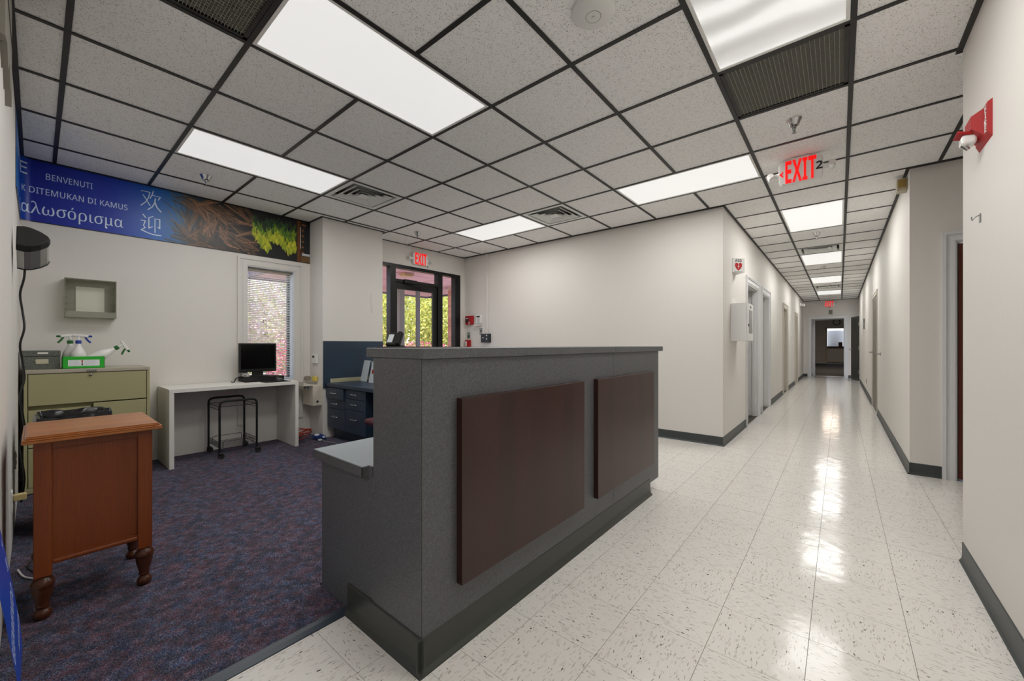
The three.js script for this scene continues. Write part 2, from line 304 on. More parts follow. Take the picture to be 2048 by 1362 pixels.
// light fixtures
LIGHTS.forEach(([a, b, c, d], k) => {
  const x0 = a * U + 0.013, x1 = b * U - 0.013, n0 = c * U + 0.013, n1 = d * U - 0.013, cx = (x0 + x1) / 2, cn = (n0 + n1) / 2, w = 0.016;
  const hall = k >= 5 && k <= 8;
  const label = hall ? ['first', 'second', 'third', 'fourth'][k - 5] + ' fluorescent panel in the corridor ceiling, counted from the hanging exit sign' : ['long fluorescent ceiling panel beside the black grille, over the reception counter', 'fluorescent ceiling panel ahead of a square air vent, by the blue banner', 'fluorescent ceiling panel set crosswise next to the corridor entrance', 'fluorescent ceiling panel set crosswise beside an air vent near the glass door', 'fluorescent ceiling panel with uneven dim bands against a black grille', , , , , 'fluorescent ceiling panel at the back of the passage'][k];
  const t = thing('ceiling_light', label, 'ceiling light', [cx, H, cn], hall ? 'fluorescent panels along the corridor' : undefined);
  place(t, 'frame', [box(x0, x0 + w, H - 0.004, H + 0.02, n0, n1), box(x1 - w, x1, H - 0.004, H + 0.02, n0, n1), box(x0 + w, x1 - w, H - 0.004, H + 0.02, n0, n0 + w), box(x0 + w, x1 - w, H - 0.004, H + 0.02, n1 - w, n1), box(x0, x1, H + 0.07, H + 0.08, n0, n1)], M.plastic);
  let lens = M.lens;
  if (k === 4) { // some tubes of this one burn weakly: the glow shows their bands
    const [cv, x] = canvas(256, 512), im = x.createImageData(256, 512), nz = noiseGrid(7);
    for (let j = 0; j < 512; j++) for (let i = 0; i < 256; i++) { const v = j / 512, u = i / 256, band = 0.5 + 0.5 * Math.sin(v * 31 + 2.4 * nz(u * 0.5, v) + u * 0.6), e = 255 * Math.min(1, 0.62 + 0.4 * band + 0.12 * u), o = (j * 256 + i) * 4; im.data[o] = im.data[o + 1] = im.data[o + 2] = e; im.data[o + 3] = 255; }
    x.putImageData(im, 0, 0); const tt = tex(cv); lens = mat('#f4f4f2', 0.5, { emissive: new THREE.Color(0.42, 0.42, 0.418), emissiveMap: tt });
  }
  const dg = box(x0 + w, x1 - w, H + 0.001, H + 0.005, n0 + w, n1 - w);
  { const uv = dg.attributes.uv, p = dg.attributes.position; for (let i = 0; i < p.count; i++) uv.setXY(i, (p.getX(i) - x0) / (x1 - x0), (-p.getZ(i) - n0) / (n1 - n0)); }
  place(t, 'diffuser', dg, lens);
  const l = new THREE.RectAreaLight(0xfffefb, PANEL, x1 - x0 - 2 * w, n1 - n0 - 2 * w);
  l.position.set(0, -0.0065, 0); l.rotation.x = -Math.PI / 2; t.add(l);
});
// return grilles
GRILLES.forEach(([i, j], k) => {
  const x0 = i * U + 0.013, x1 = x0 + U - 0.026, n0 = j * U + 0.013, n1 = n0 + U - 0.026;
  const t = thing('return_grille', ['black eggcrate air grille between the banded light panel and ceiling tiles', 'black eggcrate air grille at the end of the long light panel over the carpet'][k], 'air grille', [(x0 + x1) / 2, H, (n0 + n1) / 2]);
  place(t, 'frame', [box(x0, x0 + 0.02, H - 0.002, H + 0.016, n0, n1), box(x1 - 0.02, x1, H - 0.002, H + 0.016, n0, n1), box(x0, x1, H - 0.002, H + 0.016, n0, n0 + 0.02), box(x0, x1, H - 0.002, H + 0.016, n1 - 0.02, n1)], M.tee);
  const bars = [], a = x0 + 0.02, b = x1 - 0.02, c = n0 + 0.02, d = n1 - 0.02;
  for (let q = 1; q < 27; q++) { const x = a + (b - a) * q / 27; bars.push(box(x - 0.0009, x + 0.0009, H, H + 0.012, c, d)); }
  for (let q = 1; q < 40; q++) { const n = c + (d - c) * q / 40; bars.push(box(a, b, H, H + 0.012, n - 0.0008, n + 0.0008)); }
  place(t, 'eggcrate', bars, mat('#9c9a90', 0.45, { metalness: 0.3 }));
  place(t, 'plenum_box', [box(x0, x1, H + 0.12, H + 0.13, n0, n1), box(x0, x0 + 0.004, H + 0.02, H + 0.12, n0, n1), box(x1 - 0.004, x1, H + 0.02, H + 0.12, n0, n1), box(x0, x1, H + 0.02, H + 0.12, n0, n0 + 0.004), box(x0, x1, H + 0.02, H + 0.12, n1 - 0.004, n1)], M.sheet);
});
// supply diffusers: nested louvred squares
function ring(cx, cn, ro, yo, ri, yi) { // sloping square ring with a little thickness
  const q = [], th = 0.0015, c = [[-1, -1], [1, -1], [1, 1], [-1, 1]];
  for (let k = 0; k < 4; k++) {
    const A = c[k], B = c[(k + 1) % 4], p = (s, r, y) => V(cx + s[0] * r, y, cn + s[1] * r);
    for (const [dy, f] of [[0, 0], [th, 1]]) { const a = p(A, ro, yo + dy), b = p(B, ro, yo + dy), e = p(B, ri, yi + dy), g = p(A, ri, yi + dy); q.push(...(f ? [a, e, b, a, g, e] : [a, b, e, a, e, g])); }
  }
  const g = new THREE.BufferGeometry().setFromPoints(q); g.setAttribute('uv', new THREE.BufferAttribute(new Float32Array(q.length * 2), 2)); g.computeVertexNormals(); return g;
}
{
  const m = mat('#e4e6e2', 0.4, { side: THREE.DoubleSide });
  VENTS.forEach(([i, j], k) => {
    const cx = (i + 0.5) * U, cn = (j + 0.5) * U, h = U / 2 - 0.013;
    const t = thing('air_vent', ['square stepped air vent next to a light panel, near the pillar', 'square stepped air vent beside the crosswise light panel near the white wall', 'stepped air vent in the corridor right ahead of a light panel', 'stepped air vent far down the corridor between two light panels'][k], 'air vent', [cx, H, cn]);
    place(t, 'frame', [ring(cx, cn, h, H - 0.002, h - 0.045, H - 0.001), ring(cx, cn, h - 0.045, H - 0.001, h - 0.052, H + 0.03)], m);
    for (const [ro, ri, y] of [[0.215, 0.155, 0.006], [0.15, 0.095, 0.004], [0.09, 0.045, 0.002]]) place(t, 'louver', [ring(cx, cn, ro, H - y, ri, H - y + 0.028), ring(cx, cn, ro, H - y + 0.0005, ro - 0.006, H - y + 0.006)], m);
    place(t, 'centre_plate', box(cx - 0.055, cx + 0.055, H - 0.004, H - 0.001, cn - 0.055, cn + 0.055), m);
    place(t, 'duct_box', [box(cx - h, cx + h, H + 0.1, H + 0.105, cn - h, cn + h), box(cx - h, cx - h + 0.004, H + 0.03, H + 0.1, cn - h, cn + h), box(cx + h - 0.004, cx + h, H + 0.03, H + 0.1, cn - h, cn + h), box(cx - h, cx + h, H + 0.03, H + 0.1, cn - h, cn - h + 0.004), box(cx - h, cx + h, H + 0.03, H + 0.1, cn + h - 0.004, cn + h)], M.sheet);
  });
}
// sprinkler heads
{
  const mk = (gx, gn, label, group) => {
    const x = gx * U, n = gn * U, t = thing('sprinkler_head', label, 'sprinkler', [x, H, n], group);
    place(t, 'escutcheon', at(lathe([[0.046, 0], [0.047, -0.002], [0.04, -0.012], [0.031, -0.034], [0.026, -0.044], [0.02, -0.045], [0.018, -0.03]], 28), x, H, n), M.chrome);
    place(t, 'body', [at(lathe([[0, -0.02], [0.014, -0.02], [0.014, -0.05], [0.009, -0.058], [0, -0.058]], 14), x, H, n), bar(V(x - 0.011, H - 0.05, n), V(x - 0.004, H - 0.088, n), 0.0025), bar(V(x + 0.011, H - 0.05, n), V(x + 0.004, H - 0.088, n), 0.0025), bar(V(x, H - 0.055, n), V(x, H - 0.09, n), 0.003)], M.steel);
    place(t, 'deflector', at(lathe([[0, -0.094], [0.014, -0.094], [0.0145, -0.0925], [0, -0.0915]], 16), x, H, n), M.steel);
    return t;
  };
  mk(-0.49, 6.42, 'chrome sprinkler head between the black grille and the hanging exit sign');
  mk(-7.58, 2.5, 'chrome sprinkler head above the blue banner');
  mk(-7.58, 6.45, 'chrome sprinkler head near the wall exit sign over the glass door');
  [12.4, 17.42, 22.6, 27.6].forEach((n, k) => mk(-0.5, n, 'chrome sprinkler head just past the ' + ['first', 'second', 'third', 'fourth'][k] + ' corridor light panel from the hanging exit sign', 'sprinklers down the corridor'));
}
// rubber cove base
const cove = (pts) => prism([[0, 0], [0.016, 0], [0.0145, 0.004], [0.007, 0.014], [0.004, 0.03], [0.004, 0.1], [0.002, 0.104], [0, 0.104]], pts);
function baseN(name, x0, x1, n, m = M.base) { struct(name, at(cove(x1 - x0).rotateY(-Math.PI / 2), x1, 0, n), m); }      // on a wall that faces -n
function baseX(name, n0, n1, x, s, m = M.base) { struct(name, [s > 0 ? at(cove(n1 - n0), x, 0, n1) : at(cove(n1 - n0).rotateY(Math.PI), x, 0, n0)], m); }
baseN('baseboard_back', XL, HL, NB); baseN('baseboard_recess', HR, 0.63, NB); baseN('baseboard_end', HL, -0.96, NE); baseN('baseboard_end', 0.17, HR, NE);
for (const [a, b] of [[NB - 0.016, 6.93], [8.1, 8.32], [9.35, 11.58], [12.65, 14.78], [15.65, NE]]) baseX('baseboard_corridor_left', a, b, HL, 1);
for (const [a, b] of [[NB - 0.016, 9.41], [10.86, 16.96], [18.04, NE]]) baseX('baseboard_corridor_right', a, b, HR, -1);
baseX('baseboard_right', -3, 3.68, XR, -1);

// ---------- openings: casings, doors, windows ----------
let trimNo = 1, doorNo = 0;
function casingX(x, s, n0, n1, yt, w = 0.1, m = M.trim, depth = 0.13, k = 1) { // casing on a wall that runs along n; s: which way the face looks
  const o = structGroup('trim_' + (++trimNo), [x, 0, (n0 + n1) / 2]), X = (a, b) => s > 0 ? [x + a, x + b] : [x - b, x - a];
  const lay = (a, b, t0, t1) => { const [p, q] = X(t0, t1); return [box(p, q, 0, yt + b, n0 - b, n0 - a), box(p, q, 0, yt + b, n1 + a, n1 + b), box(p, q, yt + a, yt + b, n0 - a, n1 + a)]; };
  place(o, 'casing', [...lay(-0.002, w, 0, 0.012 * k), ...lay(0.012, 0.05, 0.012 * k, 0.017 * k), ...lay(w - 0.03, w, 0.012 * k, 0.024 * k), ...lay(w - 0.016, w, 0.024 * k, 0.029 * k)], m);
  const [p, q] = X(-depth, 0.004), [p2, q2] = X(-0.075, -0.035);
  place(o, 'jamb', [box(p, q, 0, yt, n0 - 0.002, n0 + 0.018), box(p, q, 0, yt, n1 - 0.018, n1 + 0.002), box(p, q, yt - 0.018, yt + 0.002, n0, n1), box(p2, q2, 0, yt - 0.018, n0 + 0.018, n0 + 0.03), box(p2, q2, 0, yt - 0.018, n1 - 0.03, n1 - 0.018), box(p2, q2, yt - 0.03, yt - 0.018, n0 + 0.018, n1 - 0.018)], m);
  return o;
}
casingX(HL, 1, 7.03, 8.0, 2.05); casingX(HL, 1, 8.42, 9.25, 2.05); casingX(HL, 1, 11.68, 12.55, 2.05, 0.09, M.wallTrim); casingX(HL, 1, 14.88, 15.55, 2.03, 0.09, M.wallTrim);
casingX(HR, -1, 9.5, 10.76, 2.04, 0.05, M.wallTrim, 0.13, 0.35); casingX(HR, -1, 17.05, 17.95, 2.1, 0.06, M.trim, 0.13, 0.35);
function leverX(o, x, s, y, n, dn) {                         // lever handle on a face looking along s * x
  place(o, 'handle', [bar(V(x, y, n), V(x + s * 0.012, y, n), 0.03, 18), bar(V(x + s * 0.012, y, n), V(x + s * 0.05, y, n), 0.01, 10), tube([V(x + s * 0.05, y, n), V(x + s * 0.056, y, n + dn * 0.03), V(x + s * 0.052, y - 0.004, n + dn * 0.12)], 0.009, 12, 8)], M.steel, 'brushed metal lever handle');
}
{ // leaves behind the corridor casings
  for (const [n0, n1, c] of [[8.44, 9.23, mat('#b9b8b6', 0.5)], [11.7, 12.53, mat('#8a8478', 0.5)], [14.9, 15.53, mat('#8a8478', 0.5)]]) {
    const d = structGroup('door_' + (++doorNo), [HL - 0.1, 0, (n0 + n1) / 2]);
    place(d, 'leaf', rbox(HL - 0.118, HL - 0.078, 0.008, 2.03, n0 + 0.002, n1 - 0.002, 0.003), c);
    leverX(d, HL - 0.078, 1, 1.02, n0 + 0.07, 1);
  }
  const d = structGroup('door_' + (++doorNo), [HR + 0.1, 0, 10.1]);
  place(d, 'leaf', rbox(HR + 0.002, HR + 0.04, 0.008, 2.02, 9.522, 10.738, 0.003), mat('#6f6b5e', 0.45), 'taupe painted flush door leaf');
  leverX(d, HR + 0.002, -1, 1.02, 10.62, -1);
  for (const y of [0.25, 1.8]) place(d, 'hinge', [bar(V(HR - 0.004, y - 0.05, 9.52), V(HR - 0.004, y + 0.05, 9.52), 0.008, 10)], M.steel);
  // dark door standing ajar at the far end, hinged on its near side
  const e = structGroup('door_' + (++doorNo), [HR - 0.012, 0, 17.07], 'dark green-black door standing ajar into the corridor');
  e.rotation.y = 0.19;
  const L = new THREE.Mesh(bare(new RoundedBoxGeometry(0.044, 2.06, 0.86, 2, 0.003)).translate(0.0, 1.04, -0.43), M.darkDoor); L.name = 'leaf'; L.castShadow = L.receiveShadow = true; e.add(L);
  for (const y of [0.3, 1.05, 1.82]) { const h = new THREE.Mesh(mergeGeometries([bare(new THREE.CylinderGeometry(0.013, 0.013, 0.12, 12)), bare(new THREE.BoxGeometry(0.012, 0.11, 0.05)).translate(-0.02, 0, 0.012)]), M.steel); h.position.set(0.0, y, 0.016); h.name = 'hinge'; h.castShadow = true; e.add(h); }
  const hd = new THREE.Mesh(mergeGeometries([bare(new THREE.CylinderGeometry(0.028, 0.028, 0.012, 16).rotateZ(Math.PI / 2)).translate(-0.028, 0, 0), bare(new THREE.CylinderGeometry(0.009, 0.009, 0.05, 10).rotateZ(Math.PI / 2)).translate(-0.055, 0, 0), bare(new THREE.BoxGeometry(0.016, 0.018, 0.11)).translate(-0.078, 0, 0.05)]), M.steel); hd.position.set(0, 1.0, -0.79); hd.name = 'handle'; hd.castShadow = true; e.add(hd);
  // room behind the first, open doorway: striped washroom wall seen through the gap, and its leaf with a glass light
  struct('wall_washroom', [box(-2.7, HL - 0.13, 0, TOP, 8.2, 8.3), box(-2.8, -2.7, 0, TOP, 6.6, 8.3), box(-2.7, HL - 0.13, 0, TOP, 6.6, 6.7), box(-2.8, HL - 0.13, 2.6, 2.7, 6.6, 8.3), box(-2.8, HL - 0.13, -0.1, -0.003, 6.6, 8.3)], M.beige);
  struct('trim_washroom', [box(-2.69, HL - 0.13, 1.03, 1.12, 8.19, 8.2), box(-2.69, HL - 0.13, 0.2, 0.3, 8.19, 8.2), box(-2.69, HL - 0.13, 0, 0.06, 8.19, 8.2)], mat('#43291f', 0.4), 'dark brown tile bands');
  const w = structGroup('door_' + (++doorNo), [HL - 0.14, 0, 7.99]);
  place(w, 'leaf', [box(-2.08, HL - 0.14, 1.98, 2.03, 8.02, 8.06), box(-2.08, HL - 0.14, 1.5, 1.6, 8.02, 8.06), box(-1.5, HL - 0.14, 1.6, 1.66, 8.02, 8.06), box(-2.08, -1.95, 1.6, 1.98, 8.02, 8.06)], M.trim);
  place(w, 'glass_light', box(-1.95, -1.25, 1.66, 1.98, 8.035, 8.045), mat('#2b2d30', 0.1), 'dark glass light');
}
// cased opening at the end of the corridor and the dim room behind it
{
  const o = structGroup('trim_' + (++trimNo), [-0.4, 0, NE]), f = (a, b, t0, t1) => [box(-0.86 - b, -0.86 - a, 0, 2.1 + b, NE - t1, NE - t0), box(0.07 + a, 0.07 + b, 0, 2.1 + b, NE - t1, NE - t0), box(-0.86 - a, 0.07 + a, 2.1 + a, 2.1 + b, NE - t1, NE - t0)];
  place(o, 'casing', [...f(0, 0.075, 0, 0.012), ...f(0.05, 0.075, 0.012, 0.024)], M.trim);
  place(o, 'jamb', [box(-0.862, -0.845, 0, 2.1, NE, NE + 0.14), box(0.055, 0.072, 0, 2.1, NE, NE + 0.14), box(-0.845, 0.055, 2.083, 2.1, NE, NE + 0.14)], M.trim);
  const n2 = 19.3;
  struct('wall_lobby', [box(-0.98, -0.86, 0, 2.6, NE + 0.12, n2), box(0.09, 0.2, 0, 2.6, NE + 0.12, n2), box(-0.98, 0.2, 2.5, 2.6, NE + 0.12, n2), ...wallN(n2, n2 + 0.12, -3.2, 2.4, [[-0.78, 0.1, 0, 2.08]], 2.9)], M.wall);
  struct('floor_lobby', box(-0.98, 0.2, -0.15, 0, NE + 0.15, n2 + 0.12), mat('#cfc8bc', 0.2));
  const c2 = structGroup('trim_' + (++trimNo), [-0.34, 0, n2]); place(c2, 'casing', [box(-0.86, -0.78, 0, 2.16, n2 - 0.018, n2), box(0.09, 0.1, 0, 2.16, n2 - 0.018, n2), box(-0.78, 0.09, 2.08, 2.16, n2 - 0.018, n2), box(-0.785, -0.77, 0, 2.08, n2, n2 + 0.14)], M.trim);
  struct('baseboard_lobby', box(-0.86, -0.855, 0, 0.104, NE + 0.15, n2), M.base);
  const far = 31.6;
  struct('floor_hall', box(-3.2, 2.4, -0.15, 0, n2 + 0.12, far), mat('#2a2826', 0.7), 'dark plank floor of the room past the corridor');
  struct('wall_hall', [box(-3.3, -3.2, 0, 2.9, n2, far), box(2.4, 2.5, 0, 2.9, n2, far), box(-3.3, 2.5, 2.8, 2.9, n2 + 0.1, far + 0.1)], M.wall);
  const fw = structGroup('wall_hall_far', [0, 0, far]);
  place(fw, 'surface', wallN(far, far + 0.1, -3.3, 2.5, [[-0.65, 0.12, 0.94, 2.15]], 2.9), M.wall);
  place(fw, 'chair_rail', box(-3.2, -0.72, 0.9, 0.97, far - 0.03, far), M.white); place(fw, 'skirting', box(-3.2, 2.4, 0, 0.1, far - 0.02, far), M.white);
  place(fw, 'opening_frame', [box(-0.74, -0.65, 0, 2.22, far - 0.04, far + 0.1), box(0.12, 0.2, 0, 2.22, far - 0.04, far + 0.1), box(-0.74, 0.2, 2.15, 2.22, far - 0.04, far + 0.1)], M.beige);
  place(fw, 'lower_panel', box(-0.65, 0.12, 0.06, 0.92, far - 0.02, far), M.white, 'white panel under the serving hatch');
  place(fw, 'hatch_shelf', box(-0.66, 0.13, 0.94, 1.06, far - 0.05, far + 0.5), mat('#5a4a3e', 0.5)); place(fw, 'hatch_niche', [box(-0.65, 0.12, 0.94, 2.2, far + 0.5, far + 0.52)], M.white);
  place(fw, 'wall_grille', [box(-1.22, -1.02, 0.24, 0.28, far - 0.02, far), box(-1.22, -1.02, 0.68, 0.72, far - 0.02, far), box(-1.05, -1.02, 0.28, 0.68, far - 0.02, far), box(-1.22, -1.2, 0.28, 0.68, far - 0.02, far)], M.white);
  const fl = thing('ceiling_light', 'dim surface light on the ceiling of the room past the corridor', 'ceiling light', [-0.4, 2.8, 25.5]);
  place(fl, 'housing', rbox(-0.72, -0.08, 2.76, 2.8, 24.9, 26.1, 0.004), M.plastic); place(fl, 'diffuser', box(-0.7, -0.1, 2.752, 2.76, 24.92, 26.08), mat('#f4f4f2', 0.5, { emissive: new THREE.Color(0.3, 0.28, 0.26) }));
  { const l = new THREE.RectAreaLight(0xffe9d6, 13, 0.6, 1.16); l.position.set(0, -0.05, 0); l.rotation.x = -Math.PI / 2; fl.add(l); }
  const ck = thing('wall_clock', 'round wall clock with dark rim in the dim room past the corridor', 'clock', [-0.21, 2.53, far]);
  place(ck, 'rim', bare(new THREE.TorusGeometry(0.165, 0.02, 8, 32)).translate(-0.21, 2.53, -far + 0.025), M.black);
  place(ck, 'dial', bare(new THREE.CylinderGeometry(0.16, 0.16, 0.015, 32).rotateX(Math.PI / 2)).translate(-0.21, 2.53, -far + 0.012), M.plastic);
  place(ck, 'hands', [bar(V(-0.21, 2.53, far - 0.024), V(-0.14, 2.57, far - 0.024), 0.006), bar(V(-0.21, 2.53, far - 0.024), V(-0.26, 2.64, far - 0.024), 0.005)], M.black);
  const bx2 = thing('carton', 'small brown carton on the serving hatch shelf', 'carton', [-0.03, 1.06, far + 0.12]);
  place(bx2, 'body', rbox(-0.12, 0.06, 1.06, 1.31, far + 0.02, far + 0.22, 0.004), mat('#6b5140', 0.8)); place(bx2, 'flap', box(-0.12, 0.06, 1.31, 1.314, far + 0.02, far + 0.12), mat('#7a5f4b', 0.8));
}
// recess door beside the side passage
{
  const a0 = 0.71, o = structGroup('trim_' + (++trimNo), [0.7, 0, NB]), f = (a, b, t0, t1) => [box(a0 - b, a0 - a, 0, 2.045 + b, NB - t1, NB - t0), box(1.58 + a, 1.58 + b, 0, 2.045 + b, NB - t1, NB - t0), box(a0 - a, 1.58 + a, 2.045 + a, 2.045 + b, NB - t1, NB - t0)];
  place(o, 'casing', [...f(-0.002, 0.082, 0, 0.012), ...f(0.006, 0.03, 0.012, 0.017), ...f(0.058, 0.082, 0.012, 0.024)], M.trim);
  place(o, 'jamb', [box(a0, a0 + 0.008, 0, 2.045, NB, NB + 0.12), box(1.564, 1.58, 0, 2.045, NB, NB + 0.12), box(a0, 1.564, 2.03, 2.045, NB, NB + 0.12), box(a0 + 0.008, a0 + 0.03, 0, 2.03, NB + 0.06, NB + 0.075)], M.trim);
  const d = structGroup('door_' + (++doorNo), [1.1, 0, NB + 0.04], 'brown stained wooden door');
  place(d, 'leaf', rbox(0.727, 1.56, 0.01, 2.025, NB + 0.018, NB + 0.056, 0.003), mat('#b89a80', 0.3, { map: tex(cWood, 2, 1) }));
}
// narrow window with casing, glass and blinds
{
  const [a, b, c, d] = WIN, o = structGroup('window_1', [XL, c, (a + b) / 2]), f = (i, j, t0, t1) => [box(XL + t0, XL + t1, c - j, d + j, a - j, a - i), box(XL + t0, XL + t1, c - j, d + j, b + i, b + j), box(XL + t0, XL + t1, d + i, d + j, a - i, b + i), box(XL + t0, XL + t1, c - j, c - i, a - i, b + i)];
  place(o, 'casing', [...f(0, 0.1, 0, 0.012), ...f(0.01, 0.045, 0.012, 0.017), ...f(0.075, 0.1, 0.012, 0.022), box(XL, XL + 0.018, 0.24, 0.64, b, b + 0.1), box(XL, XL + 0.018, 0.24, 0.64, a - 0.1, a)], mat('#dcd8d2', 0.45));
  place(o, 'reveal', [box(-5.52, XL + 0.004, c, d, a - 0.001, a + 0.006), box(-5.52, XL + 0.004, c, d, b - 0.006, b + 0.001), box(-5.52, XL + 0.004, d - 0.006, d + 0.001, a, b), box(-5.52, XL + 0.004, c - 0.001, c + 0.006, a, b)], mat('#dfe3e8', 0.45));
  place(o, 'sash', [box(-5.5, -5.46, c, d, a, a + 0.03), box(-5.5, -5.46, c, d, b - 0.03, b), box(-5.5, -5.46, c, c + 0.03, a, b), box(-5.5, -5.46, d - 0.03, d, a, b)], M.frame);
  place(o, 'pane', box(-5.484, -5.478, c + 0.03, d - 0.03, a + 0.03, b - 0.03), M.glass);
  const bl = thing('window_blind', 'white slatted blind with open slats hanging in the narrow window', 'blind', [-5.4, d - 0.03, (a + b) / 2]);
  place(bl, 'headrail', rbox(-5.425, -5.385, d - 0.038, d - 0.008, a + 0.01, b - 0.01, 0.003), mat('#a8a294', 0.5), 'beige metal headrail');
  const s = bare(new THREE.BoxGeometry(0.025, 0.0011, b - a - 0.024)).rotateZ(0.36), sm = mat('#f2f0ec', 0.45), top = d - 0.055, n = 59;
  for (let k = 0; k < n; k++) { const m = new THREE.Mesh(s, sm); m.name = 'slat'; m.castShadow = m.receiveShadow = true; m.position.set(-0.005, top - k * 0.0214 - (d - 0.03), 0); bl.add(m); }
  place(bl, 'bottom_rail', rbox(-5.416, -5.394, c + 0.014, c + 0.026, a + 0.012, b - 0.012, 0.003), sm);
  for (const q of [a + 0.08, b - 0.08]) place(bl, 'ladder_cord', [bar(V(-5.394, d - 0.03, q), V(-5.394, c + 0.02, q), 0.0012, 5), bar(V(-5.416, d - 0.03, q), V(-5.416, c + 0.02, q), 0.0012, 5)], sm);
  place(bl, 'wand', bar(V(-5.385, d - 0.04, a + 0.04), V(-5.385, 1.2, a + 0.045), 0.003, 6), M.clear);
}
// storefront: dark frames, glass and the entrance door with its closer
{
  const x0 = -5.44, x1 = -5.335, o = structGroup('window_2', [-5.4, 0, 4.5], 'black-framed entrance storefront');
  place(o, 'frame', [box(x0, x1, 2.362, 2.412, 3.72, 5.41), box(x0, x1, 0, 2.362, 3.72, 3.77), box(x0, x1, 0, 2.362, 3.963, 4.06), box(x0, x1, 0, 2.362, 4.897, 4.995), box(x0, x1, 0, 2.362, 5.285, 5.41), box(x0, x1, 2.14, 2.185, 4.06, 4.897), box(x0, x1, 0, 0.1, 3.77, 3.963), box(x0, x1, 0, 0.1, 4.995, 5.285)], M.frame);
  place(o, 'pane', box(-5.392, -5.386, 0.1, 2.362, 3.77, 3.963), M.glass); place(o, 'pane', box(-5.392, -5.386, 2.185, 2.362, 4.06, 4.897), M.glass); place(o, 'pane', box(-5.392, -5.386, 0.1, 2.362, 4.995, 5.285), M.glass);
  const d = structGroup('door_' + (++doorNo), [-5.38, 0, 4.48], 'black-framed glass entrance door');
  place(d, 'leaf_frame', [box(-5.405, -5.36, 0.012, 2.135, 4.066, 4.1), box(-5.405, -5.36, 0.012, 2.135, 4.81, 4.892), box(-5.405, -5.36, 2.035, 2.135, 4.1, 4.81), box(-5.405, -5.36, 0.012, 0.25, 4.1, 4.81)], M.frame);
  place(d, 'pane', box(-5.386, -5.379, 0.25, 2.035, 4.1, 4.81), M.glass);
  place(d, 'push_bar', [bar(V(-5.3, 1.02, 4.08), V(-5.3, 1.02, 4.87), 0.018, 10), box(-5.36, -5.3, 1.0, 1.04, 4.08, 4.1), box(-5.36, -5.3, 1.0, 1.04, 4.85, 4.87)], M.frame);
  place(d, 'closer', [rbox(-5.36, -5.3, 2.13, 2.19, 4.2, 4.44, 0.008), bar(V(-5.33, 2.16, 4.28), V(-5.25, 2.1, 4.34), 0.007), bar(V(-5.25, 2.1, 4.34), V(-5.3, 2.11, 4.62), 0.008), bar(V(-5.25, 2.1, 4.34), V(-5.33, 2.07, 4.6), 0.006)], M.frame, 'black overhead door closer with folding arm');
}

// ---------- reception counter ----------
{
  const t = thing('reception_counter', 'tall charcoal laminate reception counter with two dark brown panels and a low ledge', 'counter', [-1.35, 0, 2.5]);
  const xf = -1.185, n0 = 1.375, n1 = 3.735;
  place(t, 'body', [rbox(-1.5, xf, 0.085, 1.11, n0, n1, 0.004), box(-1.48, xf - 0.012, 0, 0.086, n0 + 0.01, 3.55)], M.laminate);
  place(t, 'top_slab', [rbox(-1.54, xf + 0.012, 1.109, 1.147, n0 - 0.006, 2.905, 0.003), rbox(-1.54, xf + 0.012, 1.109, 1.147, 2.9055, 3.805, 0.003)], M.laminate);
  place(t, 'cove_base', [at(cove(3.55 - n0 + 0.02).scale(1.5, 1.2, 1), xf - 0.0035, 0, 3.55), at(cove(0.53).rotateY(-Math.PI / 2).scale(1, 1.2, 1.5), xf + 0.02, 0, n0 + 0.0005), at(cove(0.3).rotateY(Math.PI / 2).scale(1, 1.2, 1), -1.49, 0, 3.55)], M.counterBase, 'black rubber cove base');
  for (const [a, b] of [[1.541, 2.476], [2.638, 3.559]]) place(t, 'front_panel', rbox(xf - 0.002, -1.155, 0.243, 0.955, a, b, 0.002), M.mahogany, 'dark mahogany-brown raised panel');
  place(t, 'seam', [box(xf - 0.001, xf + 0.0006, 0.085, 1.109, 2.905, 2.9065), box(xf - 0.0015, xf + 0.0005, 0.12, 1.109, n0 - 0.0004, n0 + 0.0015)], mat('#3d3e3f', 0.6));
  const low = place(t, 'desk_end', rbox(-1.955, -1.5, 0.006, 0.63, n0 + 0.004, n0 + 0.034, 0.003), M.laminate);
  place(t, 'work_ledge', [rbox(-1.965, -1.533, 0.628, 0.668, n0 - 0.028, n0 + 0.002, 0.002), rbox(-1.965, -1.5, 0.628, 0.668, n0, 3.3, 0.002)], M.ledge, 'grey laminate work ledge');
  place(t, 'ledge_edge', [rbox(-1.968, -1.528, 0.626, 0.6665, n0 - 0.031, n0 - 0.027, 0.001), box(-1.968, -1.9645, 0.627, 0.6665, n0 - 0.031, 3.3), box(-1.533, -1.528, 0.626, 0.6665, n0 - 0.031, n0), box(-1.53, -1.499, 0.626, 0.6685, n0 - 0.004, n0 + 0.003)], M.laminate);
  place(t, 'back_panel', [box(-1.95, -1.93, 0.006, 0.63, 3.2, 3.3), box(-1.55, -1.5, 0.006, 0.63, n0 + 0.03, 3.3)], M.laminate);
}
